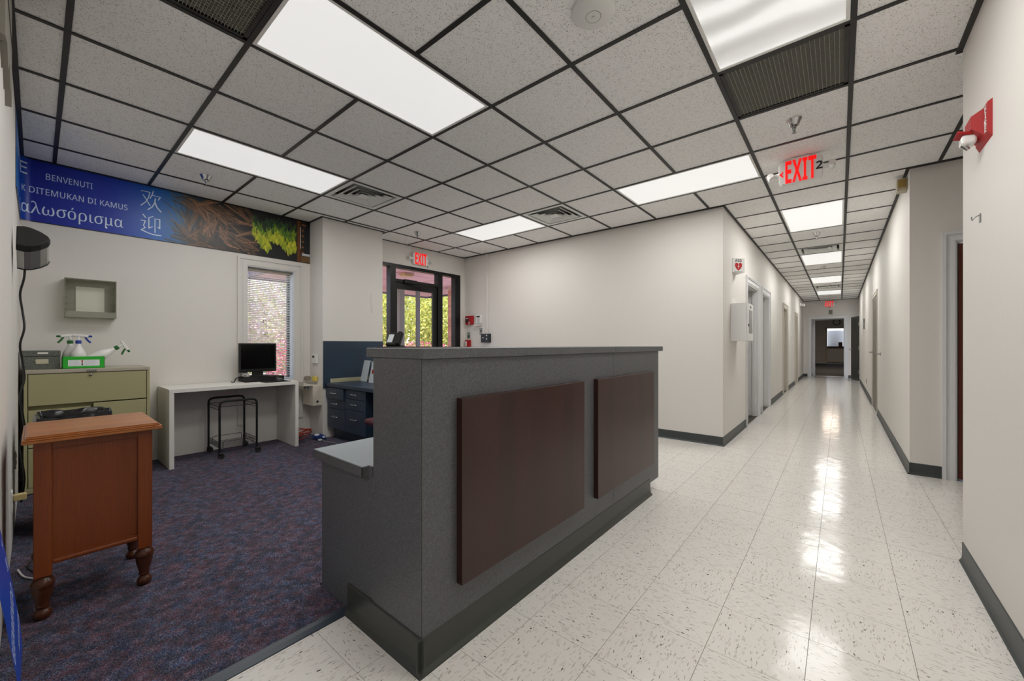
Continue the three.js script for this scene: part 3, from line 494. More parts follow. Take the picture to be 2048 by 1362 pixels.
// far return of the reception station: drawer desk against the pillar, raised shelf behind it
{
  const t = thing('drawer_desk', 'dark blue built-in desk with steel-handled drawers against the pillar', 'desk', [-4.4, 0, 3.2]);
  const n0 = 2.826;
  place(t, 'carcass', [box(-4.961, -4.09, 0.136, 0.644, n0 + 0.021, 3.36), box(-4.95, -4.1, 0.006, 0.136, n0 + 0.08, 3.3)], M.blue);
  place(t, 'desktop', rbox(-4.961, -2.2, 0.644, 0.688, n0 - 0.025, 3.42, 0.006), M.blue);
  const drawers = [[-4.965, -4.53, 0.505, 0.635], [-4.965, -4.53, 0.385, 0.5], [-4.965, -4.53, 0.14, 0.38], [-4.522, -4.09, 0.535, 0.635], [-4.522, -4.09, 0.41, 0.53], [-4.522, -4.09, 0.14, 0.405]];
  drawers.forEach(([a, b, c, d], k) => { const pull = k === 0 ? 0.02 : 0, f = place(t, 'drawer', rbox(a, b, c, d, n0 - pull, n0 + 0.02, 0.002), M.blue); const m = (a + b) / 2, y = c + (d - c) * (d - c > 0.2 ? 0.62 : 0.55), q = n0 - pull; place(f, 'handle', [tube([V(m - 0.06, y, q), V(m - 0.055, y, q - 0.022), V(m, y, q - 0.028), V(m + 0.055, y, q - 0.022), V(m + 0.06, y, q)], 0.006, 20, 8)], M.chrome, 'curved steel pull'); });
  place(t, 'side_panel', box(-4.09, -4.07, 0.1, 0.644, n0, 3.4), M.blue);
  place(t, 'end_leg', box(-2.24, -2.2, 0.006, 0.644, n0, 3.4), M.blue);
  const b = thing('splash_panel', 'dark navy laminate panel fixed to the face of the pillar', 'panel', [-4.97, 0.6, 3.2]);
  place(b, 'board', rbox(-4.979, -4.963, 0.62, 1.205, 2.777, 3.604, 0.002), M.blue); place(b, 'top_edge', box(-4.979, -4.963, 1.205, 1.208, 2.777, 3.604), M.steel);
  const s = thing('transaction_shelf', 'black raised shelf behind the drawer desk carrying the telephone', 'shelf', [-3.4, 0, 3.5]);
  place(s, 'screen_panel', box(-4.6, -2.0, 0.006, 1.1, 3.425, 3.46), M.laminate); place(s, 'shelf_top', rbox(-4.6, -1.99, 1.1, 1.137, 3.28, 3.72, 0.003), mat('#2b2c2e', 0.4)); place(s, 'bracket', prism([[0, 0], [0.12, 0], [0, -0.13]], 0.02).rotateY(Math.PI / 2).translate(-4.58, 1.1, -3.425), M.black);
}
{ // telephone on the raised shelf
  const g = thing('desk_phone', 'black desk telephone with a white label tilted up on the far shelf', 'telephone', [-4.45, 1.137, 3.45]);
  const P = (gs, m, name, label) => { const o = new THREE.Mesh(mergeGeometries(gs), m); o.name = name; o.castShadow = o.receiveShadow = true; if (label) o.userData.label = label; g.add(o); return o; };
  P([bare(new RoundedBoxGeometry(0.2, 0.03, 0.19, 2, 0.008)).rotateX(1.0).translate(0, 0.095, 0), bare(new THREE.BoxGeometry(0.18, 0.012, 0.12)).translate(0, 0.007, -0.03)], M.black, 'body');
  P([bare(new THREE.BoxGeometry(0.07, 0.004, 0.12)).translate(-0.05, 0.017, 0).rotateX(1.0).translate(0, 0.095, 0)], mat('#dfe6ea', 0.4), 'label_card', 'white paper label');
  P([bare(new RoundedBoxGeometry(0.045, 0.035, 0.19, 2, 0.012)).translate(0.066, 0.03, 0).rotateX(1.0).translate(0, 0.095, 0)], M.blackMatte, 'handset');
  g.rotation.y = 0.5;
}
{ // folders standing on the drawer desk
  const mk = (x, n, tilt, label, red) => {
    const g = thing('display_folder', label, 'folder', [x, 0.688, n]); g.rotation.y = -0.15;
    for (const s of [-1, 1]) { const o = new THREE.Mesh(bare(new THREE.BoxGeometry(0.2, 0.27, 0.004)).translate(0, 0.135, 0).rotateX(-s * tilt).translate(0, 0.002, s * 0.058), mat('#cdd6dc', 0.4)); o.name = 'cover'; o.castShadow = o.receiveShadow = true; g.add(o); }
    if (red) { const o = new THREE.Mesh(bare(new THREE.BoxGeometry(0.1, 0.05, 0.003)).translate(0, 0.14, 0.004).rotateX(-tilt).translate(0, 0.002, 0.058), M.red); o.name = 'printed_patch'; o.userData.label = 'red printed patch'; g.add(o); }
  };
  mk(-4.77, 3.26, 0.2, 'plain pale grey folder standing open like a tent on the drawer desk');
  mk(-4.47, 3.2, 0.2, 'white folder with a red patch standing on the drawer desk', true);
  const st = thing('wood_strip', 'pale greenish wooden strip lying at the back of the drawer desk', 'strip', [-4.9, 0.688, 3.1]);
  place(st, 'strip', rbox(-4.955, -4.925, 0.688, 0.735, 2.86, 3.38, 0.002), mat('#a6a384', 0.6)); place(st, 'end_cap', box(-4.956, -4.924, 0.688, 0.736, 2.857, 2.861), M.beige);
}
// burgundy task chair pushed under the drawer desk
{
  const t = thing('task_chair', 'burgundy task chair standing by the knee space of the drawer desk', 'chair', [-3.12, 0.006, 2.6]), x = -3.12, n = 2.58, m = mat('#4c1f2a', 0.8);
  place(t, 'seat', rbox(x - 0.22, x + 0.22, 0.44, 0.5, n - 0.2, n + 0.2, 0.03, 3), m); place(t, 'backrest', rbox(x + 0.22, x + 0.27, 0.6, 0.95, n - 0.2, n + 0.2, 0.025, 3), m);
  place(t, 'back_post', bar(V(x + 0.15, 0.44, n), V(x + 0.24, 0.75, n), 0.015), M.black); place(t, 'gas_lift', bar(V(x, 0.1, n), V(x, 0.44, n), 0.025, 12), M.black);
  for (let k = 0; k < 5; k++) { const a = k * 1.2566 + 0.3, c = Math.cos(a) * 0.26, s = Math.sin(a) * 0.26; const l = place(t, 'leg', bar(V(x, 0.11, n), V(x + c, 0.075, n + s), 0.018), M.black); place(l, 'caster', bar(V(x + c - 0.012, 0.035, n + s), V(x + c + 0.012, 0.035, n + s), 0.029, 12), M.black); }
}

// ---------- wooden side cabinet ----------
{
  const x0 = -3.03, x1 = -2.615, n0 = 0.5, n1 = 0.868, yb = 0.2, yt = 0.755;
  const t = thing('side_cabinet', 'brown wooden side cabinet on short turned legs standing on the carpet', 'cabinet', [-2.82, 0.006, 0.68]);
  const top = [], prof = [[0, 0], [0, 0.012], [0.008, 0.018], [0.012, 0.026], [0.022, 0.03]];      // moulded edge, in steps
  for (let k = 0; k < 4; k++) { const [i, y] = prof[k], y2 = prof[k + 1][1]; top.push(rbox(x0 - 0.035 + i, x1 + 0.045 - i, yt + y, yt + y2, n0 - 0.03 + i, n1 + 0.03 - i, 0.003, 1)); }
  place(t, 'top', top, mat('#ffffff', 0.28, { map: tex(woodCanvas('#a9652f', '98,48,16', '188,122,66'), 2, 1) }), 'lighter orange-brown moulded top');
  place(t, 'side_panel', box(x1 - 0.022, x1 - 0.012, yb + 0.06, yt - 0.03, n0 + 0.04, n1 - 0.04), M.wood); place(t, 'side_panel', box(x0 + 0.012, x0 + 0.022, yb + 0.06, yt - 0.03, n0 + 0.04, n1 - 0.04), M.wood);
  place(t, 'back_panel', box(x0 + 0.04, x1 - 0.04, yb + 0.03, yt, n0 + 0.008, n0 + 0.016), M.wood);
  for (const x of [x0, x1 - 0.05]) place(t, 'rail', [rbox(x + 0.004, x + 0.046, yt - 0.035, yt, n0 + 0.05, n1 - 0.05, 0.002), rbox(x + 0.002, x + 0.05, yb + 0.03, yb + 0.05, n0 + 0.05, n1 - 0.05, 0.008, 3), box(x + 0.006, x + 0.044, yb + 0.04, yb + 0.06, n0 + 0.05, n1 - 0.05)], M.wood);
  for (const [a, b] of [[yb + 0.08, 0.47], [0.476, yt - 0.04]]) { const d = place(t, 'drawer', rbox(x0 + 0.055, x1 - 0.055, a, b, n1 - 0.03, n1 + 0.004, 0.004), M.wood); place(d, 'knob', at(bare(new THREE.SphereGeometry(0.014, 12, 8)), (x0 + x1) / 2, (a + b) / 2, n1 + 0.018), M.steel); }
  for (const x of [x0 + 0.026, x1 - 0.026]) for (const n of [n0 + 0.026, n1 - 0.026]) {
    const p = place(t, 'post', rbox(x - 0.026, x + 0.026, yb - 0.015, yt, n - 0.026, n + 0.026, 0.004), M.wood);
    place(p, 'turned_leg', at(lathe([[0, 0.006], [0.022, 0.006], [0.03, 0.014], [0.033, 0.026], [0.03, 0.038], [0.021, 0.046], [0.019, 0.052], [0.024, 0.056], [0.025, 0.062], [0.022, 0.068], [0.027, 0.085], [0.034, 0.11], [0.038, 0.133], [0.036, 0.137], [0.041, 0.142], [0.043, 0.155], [0.038, 0.168], [0.028, 0.178], [0.024, 0.188], [0, 0.19]].map(([r, y]) => [r * 0.84, y]), 28), x, 0, n), M.woodLeg);
  }
}
// ---------- waste bin with a black liner behind the cabinet ----------
{
  const x0 = -4.14, x1 = -3.72, n0 = 0.515, n1 = 0.81, t = thing('waste_bin', 'black waste bin lined with a shiny black bag behind the wooden cabinet', 'bin', [-3.93, 0.006, 0.66]);
  place(t, 'tub', [box(x0 + 0.03, x1 - 0.03, 0.006, 0.02, n0 + 0.03, n1 - 0.03), box(x0 + 0.01, x0 + 0.016, 0.006, 0.66, n0 + 0.01, n1 - 0.01), box(x1 - 0.016, x1 - 0.01, 0.006, 0.66, n0 + 0.01, n1 - 0.01), box(x0 + 0.01, x1 - 0.01, 0.006, 0.66, n0 + 0.01, n0 + 0.016), box(x0 + 0.01, x1 - 0.01, 0.006, 0.66, n1 - 0.016, n1 - 0.01)], M.blackMatte);
  // liner: crumpled cuff folded over the rim
  const pts = [], S = 72, R = 7; const outline = (k) => { const a = k / S * 4, s = Math.floor(a) % 4, f = a - Math.floor(a); return [[x0 + (x1 - x0) * f, n0], [x1, n0 + (n1 - n0) * f], [x1 - (x1 - x0) * f, n1], [x0, n1 - (n1 - n0) * f]][s]; };
  const prof = [[-0.03, 0.5], [-0.016, 0.68], [-0.002, 0.712], [0.012, 0.714], [0.02, 0.69], [0.024, 0.63], [0.022, 0.55]], gp = [];
  const cxx = (x0 + x1) / 2, cnn = (n0 + n1) / 2, jit = []; for (let k = 0; k < S; k++) jit.push(prof.map((_, i) => { const a = k / S * 6.283; return [0.004 * Math.sin(a * 9 + i) + rr(-0.002, 0.002), 0.005 * Math.sin(a * 7 + 1.3 * i) + rr(-0.002, 0.002)]; }));
  for (let k = 0; k < S; k++) { const [ox, on] = outline(k); for (let i = 0; i < R; i++) { const j = jit[k][i], off = prof[i][0] + j[0], L = Math.hypot(ox - cxx, on - cnn), lift = 0.035 * Math.exp(-(((ox - x1) ** 2 + (on - n1) ** 2) / 0.006)); gp.push(new THREE.Vector3(ox + (ox - cxx) / L * off, prof[i][1] + j[1] + lift, -(Math.max(NS + 0.02, on + (on - cnn) / L * off)))); } }
  const idx = []; for (let k = 0; k < S; k++) for (let i = 0; i < R - 1; i++) { const a = k * R + i, b = (k + 1) % S * R + i; idx.push(a, a + 1, b, b, a + 1, b + 1); }
  const g = new THREE.BufferGeometry().setFromPoints(gp); g.setIndex(idx); g.computeVertexNormals(); g.setAttribute('uv', new THREE.BufferAttribute(new Float32Array(gp.length * 2), 2));
  place(t, 'liner', bare(g), mat('#17181b', 0.22, { side: THREE.DoubleSide }), 'shiny crumpled black plastic liner');
}
// ---------- olive filing cabinet ----------
{
  const x0 = -5.325, x1 = -4.87, n0 = 0.447, n1 = 1.166, y1 = 0.962, t = thing('filing_cabinet', 'olive beige metal filing cabinet with a flip-up top door in the corner', 'filing cabinet', [-5.1, 0.006, 0.8]);
  place(t, 'shell', [rbox(x0, x1 - 0.06, 0.006, y1 - 0.006, n0, n1, 0.003), box(x1 - 0.06, x1, 0.006, y1 - 0.03, n0, n0 + 0.018), box(x1 - 0.06, x1, 0.006, y1 - 0.03, n1 - 0.018, n1), box(x1 - 0.06, x1 - 0.002, 0.006, 0.048, n0 + 0.018, n1 - 0.018)], M.olive);
  place(t, 'top_cap', rbox(x0, x1 + 0.004, y1 - 0.03, y1, n0 - 0.002, n1 + 0.002, 0.004), mat('#b3ac9a', 0.45));
  const up = place(t, 'flip_door', rbox(x1 - 0.06, x1 - 0.001, 0.682, y1 - 0.034, n0 + 0.022, n1 - 0.022, 0.002), M.olive);
  place(up, 'lock', [at(bare(new THREE.SphereGeometry(0.011, 12, 8)), x1 + 0.006, y1 - 0.052, 0.8)], M.steel); place(t, 'label_holder', rbox(x1, x1 + 0.008, y1 - 0.026, y1 - 0.008, 0.775, 0.835, 0.003), M.steel);
  for (const [a, b, c, d] of [[n0 + 0.022, 0.8, 0.36, 0.648], [0.816, n1 - 0.022, 0.36, 0.672], [n0 + 0.022, n1 - 0.022, 0.05, 0.352]]) { const f = place(t, 'drawer', rbox(x1 - 0.06, x1 - 0.001, c, d, a, b, 0.002), M.olive); place(f, 'pull', rbox(x1 - 0.002, x1 + 0.012, (c + d) / 2, (c + d) / 2 + 0.02, (a + b) / 2 - 0.05, (a + b) / 2 + 0.05, 0.003), M.steel); }
}
// card file, bottle caddy and spray bottles on top of it
{
  const [cv, x] = canvas(256, 256); x.fillStyle = '#5c6059'; x.fillRect(0, 0, 256, 256); for (let k = 0; k < 3600; k++) { x.fillStyle = ['#2a2d29', '#a8aca2', '#3a3e39', '#8a8f86'][rnd() * 4 | 0]; x.beginPath(); x.ellipse(rnd() * 256, rnd() * 256, rr(0.6, 2.2), rr(0.6, 1.4), rnd() * 3, 0, 6.3); x.fill(); }
  const m = mat('#ffffff', 0.6, { map: tex(cv, 5, 5) }), y = 0.962, t = thing('card_file_box', 'black and white speckled card file box with a metal label frame', 'file box', [-5.07, y, 0.535]);
  place(t, 'box', rbox(-5.24, -4.96, y, y + 0.105, 0.435, 0.635, 0.003), m); place(t, 'lid', rbox(-5.242, -4.955, y + 0.106, y + 0.15, 0.433, 0.637, 0.004), m);
  place(t, 'label_frame', [rbox(-4.96, -4.956, y + 0.045, y + 0.082, 0.505, 0.572, 0.001), box(-4.9565, -4.9555, y + 0.05, y + 0.077, 0.511, 0.566)], mat('#c9c2a8', 0.5)); place(t, 'lid_label', box(-4.956, -4.953, y + 0.124, y + 0.138, 0.515, 0.57), M.plastic);
  const c = thing('bottle_caddy', 'bright green open plastic caddy with a printed white label', 'caddy', [-5.02, y, 0.76]);
  const gm = mat('#27b32c', 0.4), a = 0.645, b = 0.885, f = -4.925, k = -5.11;
  place(c, 'tray', [rbox(k, f, y, y + 0.006, a, b, 0.002), rbox(f - 0.005, f, y, y + 0.1, a, b, 0.002), rbox(k, k + 0.005, y, y + 0.1, a, b, 0.002), rbox(k, f, y, y + 0.1, a, a + 0.005, 0.002), rbox(k, f, y, y + 0.1, b - 0.005, b, 0.002)], gm);
  const [lv, lx] = canvas(512, 160); lx.fillStyle = '#eef0f2'; lx.fillRect(0, 0, 512, 160); lx.fillStyle = '#b9c2c8'; for (let r = 0; r < 12; r++) { lx.fillRect(14, 14 + r * 12, 180 + rr(-30, 10), 3); lx.fillRect(256, 14 + r * 12, 220 + rr(-60, 10), 3); } lx.fillStyle = '#a22a22'; lx.fillRect(214, 6, 22, 70); lx.fillStyle = '#33524a'; lx.fillRect(214, 86, 22, 60);
  const lg = box(f, f + 0.0012, y + 0.02, y + 0.072, a + 0.03, b - 0.03); { const uv = lg.attributes.uv, p = lg.attributes.position; for (let i = 0; i < p.count; i++) uv.setXY(i, (-p.getZ(i) - a - 0.03) / (b - a - 0.06), (p.getY(i) - y - 0.02) / 0.052); }
  place(c, 'printed_label', lg, mat('#ffffff', 0.5, { map: tex(lv) }), 'white label with small print');
  const spray = (label, trig, pos, lean, yaw) => {
    const s = thing('spray_bottle', label, 'spray bottle', pos, undefined), body = mat('#eae8e4', 0.35), tm = mat(trig, 0.4);
    const P = (gs, mt, name, lb) => { const o = new THREE.Mesh(mergeGeometries(gs), mt); o.name = name; o.castShadow = o.receiveShadow = true; if (lb) o.userData.label = lb; s.add(o); };
    P([lathe([[0, 0], [0.036, 0], [0.04, 0.006], [0.041, 0.09], [0.037, 0.115], [0.024, 0.145], [0.0145, 0.165], [0.0125, 0.185], [0, 0.186]], 24)], body, 'bottle');
    P([lathe([[0.015, 0.182], [0.0165, 0.184], [0.0165, 0.204], [0.012, 0.207], [0, 0.207]], 18)], tm, 'collar');
    P([bare(new RoundedBoxGeometry(0.016, 0.03, 0.02, 2, 0.005)).translate(0, 0.22, 0), bare(new RoundedBoxGeometry(0.085, 0.02, 0.018, 2, 0.006)).rotateZ(-0.12).translate(0.012, 0.243, 0)], M.plastic, 'spray_head');
    P([bare(new THREE.CylinderGeometry(0.009, 0.007, 0.02, 10).rotateZ(Math.PI / 2)).translate(0.062, 0.238, 0), tube([new THREE.Vector3(0.034, 0.236, 0), new THREE.Vector3(0.046, 0.212, 0), new THREE.Vector3(0.064, 0.188, 0)], 0.0065, 10, 8)], tm, 'trigger', 'coloured trigger and nozzle');
    s.scale.setScalar(1.1); s.rotation.order = 'YXZ'; s.rotation.y = yaw; s.rotation.x = lean; return s;
  };
  spray('upright white spray bottle with a blue trigger', '#1b3c9c', [-4.974, y + 0.007, 0.735], 0, Math.PI / 2);
  spray('upright white spray bottle with a green trigger, beside the blue one', '#1f6a2a', [-5.063, y + 0.007, 0.692], 0, -Math.PI / 2 + 0.2);
  const l = spray('white spray bottle with a green trigger tipped over in the caddy', '#1f6a2a', [-5.03, y + 0.052, 0.79], 0, 0);
  l.rotation.set(0, 0, 0); l.rotation.order = 'YXZ'; l.rotation.y = Math.PI / 2; l.rotation.z = -0.98;
}
// acrylic pocket on the wall above
{
  const a = 0.665, b = 0.985, y0 = 1.4, y1 = 1.745, x = -5.22, m = new THREE.MeshPhysicalMaterial({ color: '#d9d9cd', roughness: 0.12, transmission: 0.72, thickness: 0, ior: 1.49 });
  const t = thing('acrylic_wall_holder', 'empty clear acrylic document holder fixed to the wall above the filing cabinet', 'holder', [-5.3, y0, 0.82]);
  place(t, 'back_plate', box(XL, XL + 0.004, y0, y1, a, b), m); place(t, 'side_wall', [box(XL, x, y0, y1, a, a + 0.004)], m); place(t, 'side_wall', [box(XL, x, y0, y1, b - 0.004, b)], m);
  place(t, 'top_wall', box(XL, x, y1 - 0.004, y1, a, b), m); place(t, 'bottom_wall', box(XL, x, y0, y0 + 0.004, a, b), m); place(t, 'front_lip', box(x - 0.004, x, y0, y0 + 0.055, a, b), m);
  place(t, 'insert_card', box(XL + 0.005, XL + 0.007, y0 + 0.06, y1 - 0.06, a + 0.07, b - 0.07), mat('#dcdccb', 0.6), 'blank cream card');
  for (const n of [a + 0.012, b - 0.012]) for (let k = 0; k < 5; k++) place(t, 'divider_tab', box(XL + 0.01, x - 0.02, y0 + 0.08 + k * 0.05, y0 + 0.084 + k * 0.05, n - 0.008, n + 0.008), m);
}
// ---------- white writing table, cart underneath, electronics on top ----------
{
  const n0 = 1.29, n1 = 2.42, x0 = -5.33, x1 = -4.8, y = 0.745, t = thing('writing_table', 'plain off-white parsons table standing against the wall under the window', 'table', [-5.06, 0.006, 1.85]);
  place(t, 'top', rbox(x0, x1, y - 0.035, y, n0, n1, 0.002), M.desk); place(t, 'side_panel', rbox(x0, x1, 0.006, y - 0.035, n0, n0 + 0.036, 0.002), M.desk); place(t, 'side_panel', rbox(x0, x1, 0.006, y - 0.035, n1 - 0.036, n1, 0.002), M.desk);
  const c = thing('wire_cart', 'black tubular cart with a low wire basket parked under the white table', 'cart', [-5.07, 0.006, 1.85]);
  const a = 1.69, b = 2.02, yt = 0.585;
  for (const x of [-5.265, -4.865]) place(c, 'hoop_frame', [tube([V(x, 0.06, a), V(x, 0.3, a), V(x, yt - 0.05, a), V(x, yt - 0.012, a + 0.014), V(x, yt, a + 0.05), V(x, yt, (a + b) / 2), V(x, yt, b - 0.05), V(x, yt - 0.012, b - 0.014), V(x, yt - 0.05, b), V(x, 0.3, b), V(x, 0.06, b)], 0.0105, 90, 10, 0.3)], M.black);
  for (const n of [a, b]) place(c, 'side_wire', [bar(V(-5.265, 0.53, n), V(-4.865, 0.53, n), 0.003, 6), bar(V(-5.265, 0.498, n), V(-4.865, 0.498, n), 0.003, 6)], M.black);
  for (const x of [-5.265, -4.865]) place(c, 'cross_wire', bar(V(x, 0.53, a), V(x, 0.53, b), 0.003, 6), M.black);
  const w = []; for (let k = 0; k <= 8; k++) { const x = -5.25 + k * 0.046; w.push(bar(V(x, 0.112, a), V(x, 0.112, b), 0.0022, 5)); }
  for (const n of [a + 0.003, b - 0.003]) { for (const y2 of [0.112, 0.14, 0.168]) w.push(bar(V(-5.265, y2, n), V(-4.865, y2, n), 0.0025, 5)); for (let k = 0; k <= 9; k++) { const x = -5.25 + k * 0.041; w.push(bar(V(x, 0.112, n), V(x, 0.168, n), 0.0022, 5)); } }
  for (const x of [-5.25, -4.88]) w.push(tube([V(x, 0.11, a + 0.03), V(x, 0.165, a + 0.032), V(x, 0.17, a + 0.05), V(x, 0.17, b - 0.05), V(x, 0.165, b - 0.032), V(x, 0.11, b - 0.03)], 0.003, 30, 5, 0.2));
  place(c, 'wire_basket', w, M.black, 'low black wire basket');
  for (const x of [-5.265, -4.865]) for (const n of [a, b]) { const q = place(c, 'caster', [bar(V(x - 0.008, 0.033, n + 0.012), V(x + 0.014, 0.033, n + 0.012), 0.027, 16)], M.blackMatte); place(q, 'fork', [rbox(x - 0.014, x + 0.018, 0.045, 0.066, n - 0.014, n + 0.026, 0.006), bar(V(x, 0.06, n), V(x, 0.075, n), 0.009)], M.black); }
  // flat monitor
  const m = thing('monitor', 'black flat-screen monitor standing on a recorder box by the window', 'monitor', [-5.17, 0.8, 2.12]);
  place(m, 'bezel', [rbox(-5.2, -5.155, 0.85, 1.177, 1.94, 2.315, 0.006)], M.black); place(m, 'screen', box(-5.1555, -5.1542, 0.888, 1.162, 1.958, 2.297), mat('#050506', 0.12), 'glossy dark screen'); place(m, 'stand', [rbox(-5.19, -5.165, 0.81, 0.87, 2.07, 2.18, 0.004), rbox(-5.25, -5.09, 0.8005, 0.812, 2.03, 2.22, 0.005)], M.black);
  const r = thing('recorder_box', 'black video recorder lying on the white table under the monitor', 'recorder', [-5.16, y, 2.16]);
  place(r, 'case', rbox(-5.29, -5.05, y, 0.8, 1.97, 2.36, 0.003), M.blackMatte); place(r, 'front_plate', box(-5.05, -5.047, y + 0.006, 0.796, 1.972, 2.358), M.black); place(r, 'ring_button', bare(new THREE.TorusGeometry(0.013, 0.003, 6, 20).rotateY(Math.PI / 2)).translate(-5.045, y + 0.03, -2.29), M.chrome);
  const ms = thing('computer_mouse', 'small black and silver mouse lying on the pad at the table corner', 'mouse', [-4.93, y + 0.004, 2.27]);
  place(ms, 'shell', at(bare(new THREE.SphereGeometry(0.05, 20, 12, 0, 6.284, 0, 1.571)).scale(0.62, 0.6, 1), -4.93, y + 0.004, 2.27), M.black); place(ms, 'button_ring', at(bare(new THREE.SphereGeometry(0.048, 20, 10, 0, 6.284, 0, 0.7)).scale(0.62, 0.6, 1).translate(0, 0.004, 0), -4.93, y + 0.004, 2.27), M.brushed);
  const mp = thing('mouse_pad', 'thin black mouse pad on the table corner', 'mouse pad', [-4.93, y, 2.23]); place(mp, 'pad', rbox(-5.02, -4.84, y, y + 0.004, 2.1, 2.36, 0.001), M.blackMatte); place(mp, 'stitched_edge', [box(-4.842, -4.839, y, y + 0.0045, 2.1, 2.36)], M.black);
  const cb = []; for (let k = 0; k < 7; k++) { const p = []; for (let i = 0; i < 7; i++) p.push(V(-5.1 + rr(-0.03, 0.03), 0.806 + rr(0.002, 0.035), 1.985 + rr(-0.03, 0.035))); cb.push(tube(p, 0.0032, 40, 5)); }
  solo('cable_bundle', cb, mat('#c9c7c4', 0.4), 'tangle of pale cables heaped on the recorder beside the monitor foot', 'cable', [-5.1, 0.8, 2.0]);
  solo('power_lead', tube([V(-5.15, 0.79, 1.972), V(-5.13, 0.8, 1.94), V(-5.12, 0.79, 1.9), V(-5.13, 0.752, 1.885), V(-5.2, 0.75, 1.88)], 0.0055, 30, 6), M.black, 'short black power lead bending off the recorder onto the table', 'cable', [-5.15, 0.745, 1.92]);
}
// ---------- wall box, thermostat and cords by the pillar ----------
{
  const t = thing('wall_box', 'beige metal wall box with blue sticker at the foot of the pillar', 'wall box', [-5.15, 0.5, 2.7]);
  place(t, 'case', rbox(-5.28, -5.0, 0.41, 0.66, 2.665, 2.775, 0.004), M.beige); place(t, 'sloping_lid', prism([[0, 0], [0.11, 0], [0.11, 0.05]], 0.28).rotateY(-Math.PI / 2).translate(-5.0, 0.66, -2.665 - 0.0).rotateY(0), M.beige);
  place(t, 'sticker', box(-5.16, -5.11, 0.615, 0.65, 2.6635, 2.665), mat('#3a78b4', 0.5), 'small blue sticker'); place(t, 'knockout', bare(new THREE.CylinderGeometry(0.014, 0.014, 0.004, 16).rotateZ(Math.PI / 2)).translate(-4.999, 0.46, -2.72), M.black); place(t, 'keys', [bare(new THREE.TorusGeometry(0.012, 0.003, 6, 16)).translate(-5.225, 0.63, -2.662), bare(new THREE.TorusGeometry(0.012, 0.003, 6, 16)).translate(-5.2, 0.63, -2.662)], M.black);
  const r = thing('duster_roll', 'yellow sponge and small roll resting on top of the beige wall box', 'sponge', [-5.15, 0.66, 2.73]); place(r, 'sponge', rbox(-5.2, -5.1, 0.7, 0.76, 2.735, 2.77, 0.01), mat('#d9c35a', 0.8)); place(r, 'roll', bar(V(-5.29, 0.735, 2.71), V(-5.215, 0.735, 2.71), 0.03, 16), mat('#8d8578', 0.7));
  const th = thing('thermostat', 'small off-white thermostat with a dark display on the pillar side', 'thermostat', [-5.17, 0.93, 2.77]);
  place(th, 'case', rbox(-5.24, -5.1, 0.925, 1.04, 2.75, 2.775, 0.006), M.plastic); place(th, 'display', box(-5.215, -5.155, 0.995, 1.022, 2.749, 2.7505), M.black);
  const loop = []; for (let k = 0; k < 5; k++) { const p = []; for (let i = 0; i <= 14; i++) { const a = i / 14 * 6.283; p.push(V(-5.05 + Math.cos(a) * (0.1 + k * 0.007), 0.015 + k * 0.012 + 0.055 * (1 + Math.sin(a + k * 0.6)), 2.56 + Math.sin(a) * (0.085 + k * 0.004))); } loop.push(tube(p, 0.005, 60, 6)); }
  solo('extension_cord', loop, mat('#c23a17', 0.5), 'coiled orange extension cord on the carpet beside the white table', 'cord', [-5.05, 0.006, 2.56]);
  const bl = []; for (let k = 0; k < 7; k++) { const p = []; for (let i = 0; i < 8; i++) p.push(V(-4.93 + rr(-0.09, 0.09), 0.014 + rr(0, 0.05), 2.7 + rr(-0.06, 0.06))); bl.push(tube(p, 0.004, 50, 5)); }
  const nc = thing('network_cables', 'heap of blue network cables with white plugs on the carpet', 'cable', [-4.93, 0.006, 2.7]); place(nc, 'cables', bl, mat('#1c3f8c', 0.5)); place(nc, 'white_ties', [rbox(-4.96, -4.92, 0.05, 0.075, 2.66, 2.71, 0.008), rbox(-4.9, -4.86, 0.03, 0.05, 2.72, 2.77, 0.008), rbox(-4.87, -4.83, 0.01, 0.03, 2.66, 2.7, 0.006), rbox(-4.94, -4.9, 0.03, 0.06, 2.74, 2.77, 0.006)], M.plastic, 'white plugs');
  solo('floor_cord', tube([V(-4.86, 0.012, 2.72), V(-4.72, 0.013, 2.7), V(-4.6, 0.012, 2.74), V(-4.4, 0.014, 2.72), V(-4.25, 0.012, 2.79), V(-4.15, 0.013, 2.75)], 0.005, 40, 6), mat('#8a8c92', 0.5), 'thin grey cord trailing along the foot of the drawer desk', 'cord', [-4.5, 0.006, 2.73]);
}

